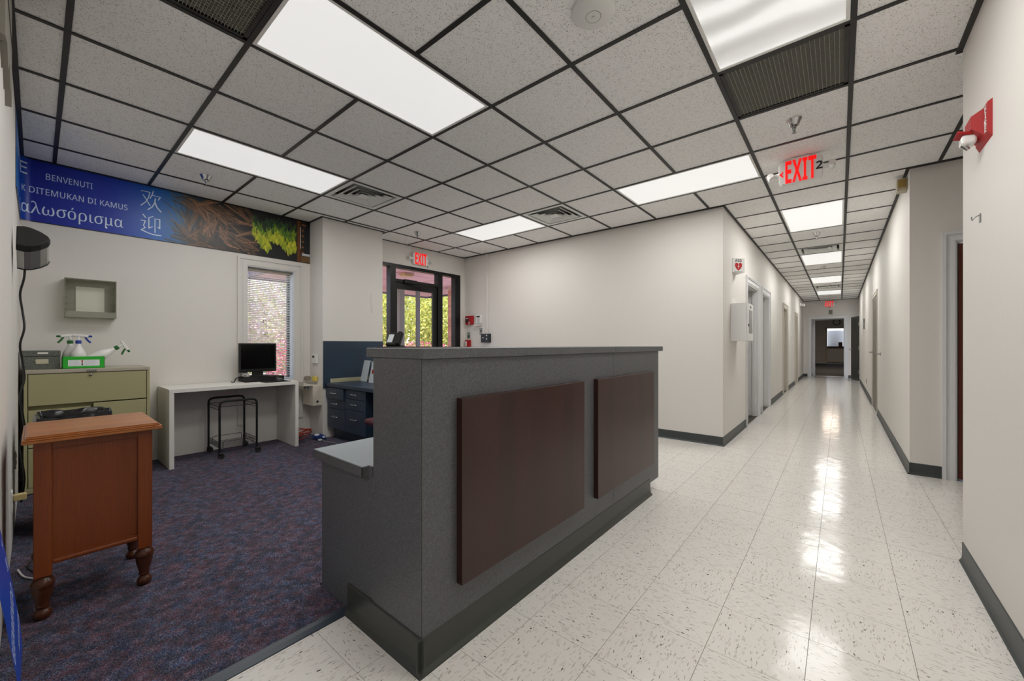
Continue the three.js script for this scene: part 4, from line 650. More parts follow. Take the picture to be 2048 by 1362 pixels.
// ---------- printed banner wrapping the corner ----------
{
  const W = 2048, Y0 = 2.212, Y1 = 2.738, R = 0.06, path = [], len = [];
  path.push([-4.28, NS + 0.003]); path.push([XL + 0.003 + R, NS + 0.003]);
  for (let k = 1; k <= 8; k++) { const a = k / 8 * Math.PI / 2; path.push([XL + 0.003 + R - Math.sin(a) * R, NS + 0.003 + R - Math.cos(a) * R]); }
  path.push([XL + 0.003, 2.774]);
  let L = 0; path.forEach((p, k) => { if (k) L += Math.hypot(p[0] - path[k - 1][0], p[1] - path[k - 1][1]); len.push(L); });
  const Hc = 384, [cv, x] = canvas(W, Hc), sx = W / L, sy = Hc / (Y1 - Y0);
  const uN = (n) => (len[9] + (n - NS - 0.003 - R)) * sx, vY = (y) => (Y1 - y) * sy;
  const gr = x.createLinearGradient(0, 0, W, 0); gr.addColorStop(0, '#2d7fc4'); gr.addColorStop(uN(0.42) / W, '#0648b4'); gr.addColorStop(uN(0.5) / W, '#04209c'); gr.addColorStop(uN(0.95) / W, '#0633ae'); gr.addColorStop(uN(1.25) / W, '#0a62c4'); gr.addColorStop(uN(1.45) / W, '#2a6fae'); gr.addColorStop(uN(1.6) / W, '#33424c'); gr.addColorStop(uN(1.9) / W, '#1b1a19'); gr.addColorStop(1, '#0a1014');
  x.fillStyle = gr; x.fillRect(0, 0, W, Hc);
  // bundles of dried brown leaves: each leaf is a fan of near-parallel fibres
  for (let k = 0; k < 150; k++) {
    const n = 1.4 + Math.pow(rnd(), 0.85) * 0.74, y = rr(Y0 - 0.02, Y1), fade = Math.max(0, Math.min(1, (n - 1.4) / 0.25)), a = 0.6 + 1.5 * Math.sin(n * 6 + 1) * Math.cos(y * 9) + rr(-0.4, 0.4), l = rr(40, 120), w = rr(8, 26), hue = [['#2a1d15', '#4a3324', '#6e4c34'], ['#5a3d2a', '#8d6144', '#c08c62'], ['#3c2b20', '#6b4a35', '#a5764f'], ['#1a1613', '#30251d', '#54402f']][rnd() * 4 | 0];
    x.save(); x.translate(uN(n), vY(y)); x.rotate(a); const bend = rr(-0.5, 0.5) * l;
    for (let q = 0; q < 15; q++) { const v = q / 14 * 2 - 1; x.globalAlpha = fade * rr(0.35, 0.85); x.strokeStyle = hue[rnd() * 3 | 0]; x.lineWidth = rr(1, 3.6); x.beginPath(); x.moveTo(-l, v * w * 0.25); x.quadraticCurveTo(rr(-6, 6), v * w + bend * 0.5, l, v * w * 0.15 + bend * 0.2 + rr(-3, 3)); x.stroke(); }
    x.restore();
  }
  // hanging green leaves, darker at the stems
  for (let k = 0; k < 300; k++) {
    const q = k / 300, n = rr(2.13, 2.6), y = Y0 + 0.43 - 0.34 * q * (0.8 + 0.2 * Math.sin(n * 23)) + rr(-0.03, 0.03), l = rr(24, 46), w = rr(7, 15);
    x.save(); x.translate(uN(n), vY(y)); x.rotate(Math.PI / 2 + rr(-0.45, 0.45)); x.globalAlpha = rr(0.6, 0.95); x.fillStyle = (q < 0.3 ? ['#16301a', '#1f4420', '#2c5a1c', '#173022'] : q < 0.6 ? ['#4f7a1c', '#2c5a1c', '#8fa81a', '#6c8d1a'] : ['#c6cb22', '#a3b220', '#dcd93a', '#8fa81a', '#b8c21c'])[rnd() * 4 | 0];
    x.beginPath(); x.moveTo(-l, 0); x.bezierCurveTo(-l * 0.3, -w, l * 0.5, -w * 0.9, l, rr(-4, 4)); x.bezierCurveTo(l * 0.5, w * 0.9, -l * 0.3, w, -l, 0); x.fill(); x.strokeStyle = 'rgba(232,236,130,0.45)'; x.lineWidth = 1.2; x.beginPath(); x.moveTo(-l, 0); x.lineTo(l * 0.9, 0); x.stroke(); x.restore();
  }
  // printed barn post and boards at the end
  x.globalAlpha = 1; x.fillStyle = '#5b3312'; x.fillRect(uN(2.615), 0, uN(2.665) - uN(2.615), Hc); x.fillStyle = '#7a4a1e'; x.fillRect(uN(2.63), 0, 9, Hc); x.fillStyle = '#d8d6d2'; x.fillRect(uN(2.655), 60, 5, 200);
  for (let r = 0; r < 14; r++) { x.fillStyle = r % 2 ? '#8a5a38' : '#3d2818'; x.fillRect(uN(2.672), r * 26, 34, 18); } x.fillStyle = '#1a1c22'; x.fillRect(uN(2.7), 60, 60, 240); x.fillStyle = '#c8c8ca'; x.fillRect(uN(2.675), 300, 90, 22); x.fillStyle = '#6e5030'; x.fillRect(uN(2.665), 326, 110, 60);
  // writing
  const put = (s, n0, n1, yb, cap, fam, col, capRatio = 0.72) => { x.save(); const px = cap * sy / capRatio; x.font = `${px}px ${fam}`; const w = x.measureText(s).width; x.translate(uN(n0), vY(yb)); x.scale((uN(n1) - uN(n0)) / w, 1); x.fillStyle = col; x.fillText(s, 0, 0); x.restore(); };
  put('BENVENUTI', 0.557, 0.842, 2.59, 0.053, 'sans-serif', '#d5e2f8');
  put('K DITEMUKAN DI KAMUS', 0.415, 1.074, 2.455, 0.053, 'sans-serif', '#dbe6fa');
  put('Καλωσόρισμα', 0.335, 1.042, 2.28, 0.098, 'serif', '#e2effd');
  put('WELCOME', -0.35, 0.47, 2.6, 0.1, 'sans-serif', '#dbe6fa');
  x.strokeStyle = '#e2effd'; x.lineCap = 'round'; x.lineJoin = 'round';
  const han = (strokes, n0, n1, y0, y1) => { for (const [w, ...p] of strokes) { x.lineWidth = w; x.beginPath(); p.forEach(([a, b], i) => { const px = uN(n0 + (n1 - n0) * a), py = vY(y1 - (y1 - y0) * b); i ? x.lineTo(px, py) : x.moveTo(px, py); }); x.stroke(); } };
  han([[5, [0.04, 0.1], [0.45, 0.1], [0.38, 0.38], [0.24, 0.62], [0.02, 0.82]], [5, [0.12, 0.28], [0.3, 0.52], [0.46, 0.76]], [5, [0.62, 0.0], [0.56, 0.2], [0.46, 0.4]], [5, [0.56, 0.22], [0.97, 0.24], [0.86, 0.4]], [6, [0.72, 0.36], [0.68, 0.6], [0.56, 0.8], [0.36, 0.97]], [7, [0.7, 0.55], [0.8, 0.78], [1.0, 0.97]]], 1.163, 1.315, 2.496, 2.697);
  han([[6, [0.12, 0.04], [0.24, 0.18]], [5, [0.03, 0.34], [0.23, 0.34], [0.14, 0.58], [0.22, 0.68], [0.04, 0.82]], [7, [0.04, 0.82], [0.3, 0.9], [0.6, 0.97], [1.0, 0.96]], [5, [0.6, 0.06], [0.4, 0.16], [0.4, 0.68], [0.58, 0.58]], [5, [0.7, 0.16], [0.94, 0.16], [0.94, 0.62], [0.85, 0.56]], [5, [0.7, 0.16], [0.7, 0.86]]], 1.163, 1.315, 2.255, 2.454);
  const p = [], uv = [], idx = [];
  path.forEach(([a, b], k) => { for (const y of [Y0, Y1]) { p.push(a, y, -b); uv.push(len[k] / L, (y - Y0) / (Y1 - Y0)); } if (k) { const q = 2 * (k - 1); idx.push(q, q + 2, q + 1, q + 1, q + 2, q + 3); } });
  const g = new THREE.BufferGeometry(); g.setAttribute('position', new THREE.Float32BufferAttribute(p, 3)); g.setAttribute('uv', new THREE.Float32BufferAttribute(uv, 2)); g.setIndex(idx); g.computeVertexNormals();
  const t = thing('wall_banner', 'long printed blue welcome banner with leaves, running below the ceiling round the corner', 'banner', [XL, Y0, 1.6]);
  place(t, 'sheet', bare(g), mat('#ffffff', 0.35, { map: tex(cv), side: THREE.DoubleSide })); place(t, 'edge_binding', [box(XL, XL + 0.006, Y0 - 0.004, Y0 + 0.002, 0.48, 2.774), box(XL, XL + 0.006, Y1 - 0.003, Y1 + 0.002, 0.48, 2.774), box(XL + 0.06, -4.28, Y0 - 0.004, Y0 + 0.002, NS, NS + 0.006)], M.black);
}
// second blue banner board leaning against the near wall
{
  const [cv, x] = canvas(512, 1280); x.fillStyle = '#0b46b8'; x.fillRect(0, 0, 512, 1280); x.fillStyle = x.strokeStyle = '#e2ecfb';
  const slant = (s, px, py, size, width) => { x.save(); x.translate(px, py); x.rotate(-0.315); x.font = size + 'px sans-serif'; x.scale(width / x.measureText(s).width, 1); x.fillText(s, 0, 0); x.restore(); };
  slant('BIENVENIDO', 40, 915, 104, 455); slant('BIENVENUE', 300, 985, 66, 300); slant('A', 350, 1185, 80, 52); slant('SE', 440, 560, 40, 60);
  x.lineWidth = 5; x.strokeRect(436, 610, 44, 52); x.beginPath(); x.arc(458, 636, 13, 0, 6.3); x.stroke();
  const prof = [[0.474, 0.008], [0.476, 0.06], [0.479, 0.16], [0.473, 0.245], [0.4525, 0.418], [0.432, 0.571], [0.426, 0.72], [0.424, 0.9]], xa = -2.15, xb = -1.8, p = [], uv = [], idx = [];
  prof.forEach(([n, y], k) => { for (const [q, u] of [[xb, 0], [xa, 1]]) { p.push(q, y, -n); uv.push(u, y / 0.9); } if (k) { const a = 2 * (k - 1); idx.push(a, a + 1, a + 2, a + 2, a + 1, a + 3); } });
  const s = new THREE.BufferGeometry(); s.setAttribute('position', new THREE.Float32BufferAttribute(p, 3)); s.setAttribute('uv', new THREE.Float32BufferAttribute(uv, 2)); s.setIndex(idx); s.computeVertexNormals();
  const t = thing('leaning_banner', 'bright blue BIENVENIDO banner sheet leaning on the wall beside the wooden cabinet', 'banner', [-2.0, 0.006, 0.46]);
  place(t, 'sheet', bare(s), mat('#ffffff', 0.35, { map: tex(cv), side: THREE.DoubleSide })); place(t, 'foot_batten', rbox(xa, xb, 0.006, 0.016, 0.468, 0.48, 0.003), M.black);
}
{ // grey fabric pelmet high on the near wall
  const pts = [[0, 0.5], [0, 0.09], [0.05, 0.02], [0.1, 0.11], [0.18, 0.04], [0.26, 0.12], [0.36, 0.05], [0.46, 0.11], [0.62, 0.06], [0.62, 0.5]];
  const t = thing('fabric_pelmet', 'grey fabric panel with a ragged lower edge hung high on the wall near the corner', 'fabric', [-2.6, 2.22, NS]);
  place(t, 'cloth', prism(pts.map(([a, b]) => [a, b + 2.2]), 0.018).translate(-2.95, 0, -NS - 0.018), mat('#8f8a80', 0.9)); place(t, 'hem_seam', box(-2.95, -2.33, 2.49, 2.5, NS + 0.018, NS + 0.02), mat('#55524c', 0.9));
}
// wall lamp in the corner with its hanging cord
{
  const t = thing('wall_lamp', 'wedge-shaped wall lamp with black face and brushed metal band by the corner', 'wall lamp', [-3.72, 1.73, 0.437]);
  const sh = [[0, -0.085], [0.03, -0.095], [0.06, -0.088], [0.1, -0.06], [0.13, -0.025], [0.138, 0.0], [0.13, 0.025], [0.1, 0.06], [0.06, 0.088], [0.03, 0.095], [0, 0.085]];
  const rot = (g) => { g.rotateX(-Math.PI / 2); g.rotateY(-Math.PI / 2 + Math.PI); g.rotateZ(-0.72); return g; };
  const add = (g, m, name, lb) => { const o = new THREE.Mesh(g, m); o.name = name; o.castShadow = o.receiveShadow = true; if (lb) o.userData.label = lb; o.position.set(0, 0, 0); t.add(o); };
  const outline = (k) => sh.map(([a, b]) => [b * k, a * k + (k > 1 ? -0.002 : 0)]);
  const mk = (k, d, z, bev) => { const g = prism(outline(k), d, bev).translate(0, 0, z); g.rotateX(-Math.PI / 2); /* up = thickness, outline pointing to -z = +n */ g.rotateZ(-0.78); g.scale(1.2, 1.2, 1.05); return g; };
  add(mk(0.97, 0.13, -0.085, 0), M.brushed, 'metal_band', 'brushed metal band'); add(mk(1.02, 0.03, 0.042, 0.008), M.blackMatte, 'face', 'black cap'); add(mk(1.0, 0.006, -0.091, 0), M.black, 'rim');
  const br = new THREE.Mesh(bare(new THREE.BoxGeometry(0.1, 0.08, 0.02)).translate(0, -0.01, 0.072), M.black); br.name = 'bracket'; br.castShadow = true; t.add(br);
  t.position.copy(V(-3.72, 1.73, 0.437)); t.scale.setScalar(0.86);
  const cord = [V(-3.74, 1.66, 0.465)]; for (let k = 1; k < 14; k++) cord.push(V(-3.75 + 0.012 * Math.sin(k * 1.7), 1.66 - k * 0.1, 0.456 + 0.009 * Math.sin(k * 2.1))); cord.push(V(-3.9, 0.2, 0.45));
  solo('lamp_cord', tube(cord, 0.005, 160, 6), M.black, 'wavy black cord dropping from the wall lamp to the sockets', 'cord', [-3.75, 0.2, 0.456]);
}
// sockets on the near wall with a plug, loose leads on the carpet
{
  const sock = (x, y, label) => { const t = thing('wall_socket', label, 'socket', [x, y, NS]); place(t, 'plate', rbox(x - 0.035, x + 0.035, y - 0.057, y + 0.057, NS, NS + 0.006, 0.002), M.plastic); for (const d of [-0.02, 0.02]) place(t, 'outlet', rbox(x - 0.017, x + 0.017, y + d - 0.013, y + d + 0.013, NS + 0.006, NS + 0.008, 0.001), M.beige); return t; };
  sock(-4.15, 0.42, 'wall socket plate near the filing cabinet without a plug'); sock(-3.55, 0.3, 'wall socket plate holding the tan plug');
  const pl = thing('power_plug', 'tan power plug standing out of the wall socket', 'plug', [-3.55, 0.32, NS + 0.03]); place(pl, 'plug_body', rbox(-3.57, -3.53, 0.3, 0.335, NS + 0.008, NS + 0.055, 0.006), mat('#c4b27c', 0.5)); place(pl, 'lead', tube([V(-3.55, 0.315, NS + 0.055), V(-3.54, 0.31, NS + 0.09), V(-3.5, 0.18, NS + 0.12), V(-3.42, 0.03, NS + 0.11), V(-3.3, 0.012, NS + 0.06), V(-3.12, 0.012, NS + 0.1)], 0.0032, 50, 6), M.blackMatte);
  solo('white_lead', tube([V(-3.28, 0.01, 0.448), V(-3.16, 0.011, 0.47), V(-3.06, 0.011, 0.52), V(-2.95, 0.011, 0.56)], 0.004, 24, 6), M.plastic, 'short white lead lying on the carpet behind the wooden cabinet', 'cord', [-3.15, 0.006, 0.5]);
}

// ---------- exit signs ----------
function exitSign(name, label, pos, yaw, o = {}) {            // built looking along +z, origin at the middle of the back
  const t = thing(name, label, 'exit sign', pos); t.rotation.y = yaw;
  const P = (g, m, nm, lb) => { const q = new THREE.Mesh(Array.isArray(g) ? mergeGeometries(g) : g, m); q.name = nm; q.castShadow = q.receiveShadow = true; if (lb) q.userData.label = lb; t.add(q); return q; };
  const w = 0.3, h = 0.19, d = 0.045, k = 0.02, body = mat('#eeece9', 0.4);
  const oct = [[-w / 2 + k, -h / 2], [w / 2 - k, -h / 2], [w / 2, -h / 2 + k], [w / 2, h / 2 - k], [w / 2 - k, h / 2], [-w / 2 + k, h / 2], [-w / 2, h / 2 - k], [-w / 2, -h / 2 + k]];
  P(prism(oct, d, 0.006), body, 'housing');
  P(letters('EXIT', 0.19, 0.003, o.wide ?? 0.42).translate(o.shift ?? 0, 0, d + 0.0062), M.redLit, 'red_letters', 'glowing red EXIT letters');
  if (o.arrow) P(prism([[0.014, 0.026], [-0.012, 0], [0.014, -0.026], [0.016, -0.012], [0.004, 0], [0.016, 0.012]], 0.003).translate(-0.133, -0.01, d + 0.0062), M.redLit, 'arrow', 'small red arrow');
  if (o.digit) P(letters(o.digit, o.ds ?? 0.065, 0.002).translate(o.dx ?? 0.127, o.dy ?? 0.005, d + 0.0065), M.black, 'number', 'black stick-on number');
  for (const s of [-1, 1]) { const q = P([bare(new THREE.CylinderGeometry(0.014, 0.026, 0.05, 14).rotateZ(-s * Math.PI / 2)).translate(s * (w / 2 + 0.02), -0.005, d / 2), bare(new THREE.CylinderGeometry(0.026, 0.02, 0.055, 16).rotateX(1.1)).translate(s * (w / 2 + 0.06), -0.012, d / 2 + 0.012)], body, 'lamp_head'); const l = new THREE.Mesh(bare(new THREE.SphereGeometry(0.019, 14, 8)), M.amber); l.name = 'lamp_lens'; l.position.set(s * (w / 2 + 0.06), -0.026, d / 2 + 0.034); q.add(l); }
  if (o.hang) P([bare(new RoundedBoxGeometry(0.12, 0.02, 0.06, 2, 0.004)).translate(0, h / 2 + 0.008, d / 2)], body, 'canopy');
  return t;
}
exitSign('exit_sign', 'hanging exit sign with a left arrow and a black 2 under the ceiling', [-0.308, 2.626, 4.645], 0, { arrow: true, digit: '2', hang: true, wide: 0.395, shift: 0.003 });
exitSign('exit_sign', 'wall-mounted exit sign with side lamps above the glass entrance door', [XL + 0.002, 2.548, 4.5], Math.PI / 2, { digit: '1', ds: 0.045, dx: 0.13, dy: -0.11 });
exitSign('exit_sign', 'small exit sign above the opening at the far end of the corridor', [-0.335, 2.6, NE - 0.002], 0, { arrow: true, digit: '22', ds: 0.04, dx: 0, dy: -0.12 });
{ const t = thing('door_plate', 'small grey plate on the wall below the far exit sign', 'plate', [-0.305, 2.31, NE]); place(t, 'plate', rbox(-0.36, -0.25, 2.235, 2.39, NE - 0.01, NE, 0.003), mat('#8e897f', 0.6)); place(t, 'speaker_slots', [0, 1, 2, 3].map((k) => box(-0.34, -0.27, 2.265 + k * 0.028, 2.272 + k * 0.028, NE - 0.0108, NE - 0.0099)), M.black); }

// ---------- ceiling and wall devices ----------
{
  const x = -1.56 * U, n = 3.6 * U, t = thing('access_point', 'round white wireless access point on the ceiling tile', 'access point', [x, H, n]);
  place(t, 'disc', at(lathe([[0, 0.0], [0.098, 0.0], [0.102, -0.004], [0.1, -0.012], [0.088, -0.022], [0.05, -0.029], [0.036, -0.03], [0.0355, -0.0285], [0.0345, -0.0285], [0.034, -0.0302], [0, -0.031]], 48), x, H, n), mat('#e2e1dd', 0.45)); place(t, 'ring_groove', bare(new THREE.TorusGeometry(0.035, 0.0009, 6, 40).rotateX(Math.PI / 2)).translate(x, H - 0.0295, -n), M.black);
  place(t, 'emblem', bare(new THREE.TorusGeometry(0.006, 0.0012, 6, 16, 3.6).rotateX(Math.PI / 2)).translate(x, H - 0.0312, -n), mat('#8d8c88', 0.5));
}
{ // horn strobe on the near wall
  const t = thing('fire_alarm', 'red fire alarm horn with a clear strobe on the white wall', 'fire alarm', [XR, 2.15, 3.25]); t.rotation.y = -Math.PI / 2;   // looks along -x; its own +x points back along the wall
  const P = (gs, m, nm, lb) => { const q = new THREE.Mesh(Array.isArray(gs) ? mergeGeometries(gs) : gs, m); q.name = nm; q.castShadow = q.receiveShadow = true; if (lb) q.userData.label = lb; t.add(q); return q; };
  const hull = (a, b) => { const c = [], quad = (p, q, r, s) => c.push(...p, ...q, ...r, ...p, ...r, ...s), A = [[a[0], a[2], a[4]], [a[1], a[2], a[4]], [a[1], a[3], a[4]], [a[0], a[3], a[4]]], B = [[b[0], b[2], b[4]], [b[1], b[2], b[4]], [b[1], b[3], b[4]], [b[0], b[3], b[4]]]; quad(...B); for (let k = 0; k < 4; k++) quad(A[k], A[(k + 1) % 4], B[(k + 1) % 4], B[k]); const g = new THREE.BufferGeometry(); g.setAttribute('position', new THREE.Float32BufferAttribute(c, 3)); g.setAttribute('uv', new THREE.BufferAttribute(new Float32Array(c.length / 3 * 2), 2)); g.computeVertexNormals(); return g; };
  P([hull([-0.105, 0.105, -0.085, 0.078, 0], [-0.095, 0.1, -0.06, 0.068, 0.014]), hull([-0.09, 0.045, -0.055, 0.066, 0.013], [-0.08, 0.03, -0.01, 0.045, 0.05]), bare(new RoundedBoxGeometry(0.085, 0.012, 0.05, 2, 0.004)).rotateX(-0.35).translate(-0.035, -0.012, 0.065)], M.red, 'housing');
  P([bare(new RoundedBoxGeometry(0.07, 0.045, 0.05, 3, 0.012)).translate(-0.035, -0.04, 0.048)], mat('#f1f1ee', 0.1), 'strobe_lens', 'clear strobe lens');
  P([bare(new THREE.CylinderGeometry(0.013, 0.008, 0.03, 14).rotateX(0.6)).translate(-0.035, -0.068, 0.055)], M.chrome, 'reflector');
  'FIRE'.split('').forEach((c, k) => P(letters(c, 0.026, 0.002, 1.5).translate(0.074, 0.045 - k * 0.029, 0.014), M.plastic, 'letter', 'white letter of FIRE'));
}
{ const t = thing('wall_hook', 'small metal hook below the fire alarm', 'hook', [XR, 1.74, 3.338]); place(t, 'plate', rbox(XR - 0.004, XR, 1.735, 1.775, 3.328, 3.348, 0.001), M.steel); place(t, 'prong', tube([V(XR - 0.004, 1.768, 3.338), V(XR - 0.016, 1.762, 3.338), V(XR - 0.026, 1.748, 3.338), V(XR - 0.028, 1.765, 3.338)], 0.0025, 16, 6), M.steel); }
{ const t = thing('motion_sensor', 'tan motion sensor box at the top of the corridor corner', 'sensor', [HR, 2.62, 5.75]); place(t, 'case', rbox(HR - 0.07, HR, 2.6, 2.71, 5.66, 5.78, 0.006), mat('#b8ae94', 0.5)); place(t, 'lens', rbox(HR - 0.062, HR - 0.008, 2.625, 2.7, 5.652, 5.662, 0.004), mat('#9a7f3e', 0.4), 'brown lens'); }
// defibrillator cabinet and sign
{
  const t = thing('defibrillator_cabinet', 'white metal AED cabinet with a glazed door on the corridor corner', 'cabinet', [HL, 1.2, 6.13]);
  place(t, 'case', rbox(HL, -0.912, 1.205, 1.665, 5.93, 6.32, 0.004), M.white); const d = place(t, 'door', [rbox(-0.912, -0.897, 1.21, 1.66, 5.935, 6.315, 0.003)], M.white); place(d, 'glass_light', box(-0.8975, -0.8955, 1.3, 1.58, 6.02, 6.25), mat('#6d7274', 0.12), 'grey glass light'); place(d, 'latch', rbox(-0.897, -0.888, 1.38, 1.41, 5.96, 5.985, 0.003), M.black);
  place(d, 'lettering', letters('AED', 0.026, 0.001).rotateY(Math.PI / 2).translate(-0.896, 1.62, -6.13), mat('#555', 0.5));
  const [cv, x] = canvas(256, 256); x.fillStyle = '#f3f2f0'; x.fillRect(0, 0, 256, 256); x.fillStyle = '#161616'; x.font = 'bold 72px sans-serif'; x.textAlign = 'center'; x.fillText('AED', 128, 68); x.fillStyle = '#c81e28'; x.beginPath(); x.moveTo(128, 226); x.bezierCurveTo(20, 150, 50, 78, 92, 84); x.bezierCurveTo(116, 86, 126, 104, 128, 112); x.bezierCurveTo(130, 104, 140, 86, 164, 84); x.bezierCurveTo(206, 78, 236, 150, 128, 226); x.fill(); x.fillStyle = '#fff'; x.beginPath(); x.moveTo(134, 110); x.lineTo(112, 156); x.lineTo(128, 156); x.lineTo(118, 200); x.lineTo(146, 144); x.lineTo(130, 144); x.lineTo(142, 110); x.fill(); x.fillStyle = '#333'; x.fillRect(40, 238, 176, 5);
  const s = thing('aed_sign', 'white V-shaped AED sign with a red heart above the cabinet', 'sign', [HL, 2.06, 6.1]);
  const w = 0.17, hh = 0.17, mk = (n, a, nm) => { const g = bare(new THREE.BoxGeometry(w, hh, 0.003)).translate(w / 2, 0, 0); const q = new THREE.Mesh(g, [mat('#f0efec', 0.4)][0]); q.name = nm; q.position.copy(V(0, 0.075, 0)); q.castShadow = true; return q; };
  const face = (p0, p1, nm) => { // print on a panel between two plan points, read from outside
    const A = V(p0[0], 2.06, p0[1]), B = V(p1[0], 2.06, p1[1]), C = V(p1[0], 2.235, p1[1]), D = V(p0[0], 2.235, p0[1]), g = new THREE.BufferGeometry().setFromPoints([A, B, C, A, C, D]);
    g.setAttribute('uv', new THREE.Float32BufferAttribute([0, 0, 1, 0, 1, 1, 0, 0, 1, 1, 0, 1], 2)); g.computeVertexNormals(); return place(s, nm, g, mat('#ffffff', 0.4, { map: tex(cv), side: THREE.DoubleSide }));
  };
  face([HL + 0.002, 6.02], [HL + 0.115, 6.15], 'panel'); face([HL + 0.115, 6.15], [HL + 0.002, 6.28], 'panel');
  place(s, 'end_cap', prism([[0, 0], [0.113, 0.13], [0, 0.26]], 0.002).rotateX(-Math.PI / 2).translate(HL + 0.002, 2.06, -6.02).translate(0, 0, 0), M.white);
}
// corridor bits
{
  const p = thing('notice_sheet', 'plain white sheet of paper taped to the corridor wall between two doors', 'paper', [HL, 1.38, 13.5]); place(p, 'sheet', box(HL, HL + 0.002, 1.4, 1.9, 13.15, 13.95), M.plastic); place(p, 'tape', [box(HL + 0.002, HL + 0.0025, 1.88, 1.91, 13.5, 13.6)], M.beige);
  const s = thing('door_sign', 'small black upright sign on the corridor wall past the taupe door', 'sign', [HR, 1.56, 14.1]); place(s, 'plate', rbox(HR - 0.012, HR, 1.56, 1.83, 13.98, 14.2, 0.002), M.black); place(s, 'lettering', [box(HR - 0.013, HR - 0.012, 1.7, 1.715, 14.03, 14.15), box(HR - 0.013, HR - 0.012, 1.66, 1.67, 14.03, 14.15)], M.plastic);
  const o = thing('wall_socket', 'low socket plate on the corridor wall near the dark door', 'socket', [HR, 0.25, 13.05]); place(o, 'plate', rbox(HR - 0.006, HR, 0.24, 0.355, 13.0, 13.075, 0.002), mat('#8a8578', 0.5)); place(o, 'outlet', box(HR - 0.0075, HR - 0.006, 0.27, 0.325, 13.02, 13.055), M.black);
  const k = thing('door_bumper', 'small metal catch standing off the corridor wall beside the taupe door', 'door stop', [HR, 1.0, 8.75]); place(k, 'rosette', bar(V(HR, 1.018, 8.75), V(HR - 0.008, 1.018, 8.75), 0.024, 16), M.steel); place(k, 'stem', [bar(V(HR - 0.008, 1.018, 8.75), V(HR - 0.06, 1.018, 8.75), 0.009, 10), bar(V(HR - 0.05, 1.018, 8.75), V(HR - 0.066, 1.018, 8.75), 0.015, 12)], M.steel);
  const e = thing('camera_dome', 'small white security camera high on the corridor wall near its end', 'camera', [HL, 2.49, 16.8]); place(e, 'mount', rbox(HL, HL + 0.03, 2.45, 2.56, 16.74, 16.86, 0.01), M.plastic); place(e, 'barrel', bar(V(HL + 0.03, 2.5, 16.8), V(HL + 0.12, 2.47, 16.76), 0.04, 16), M.plastic);
}
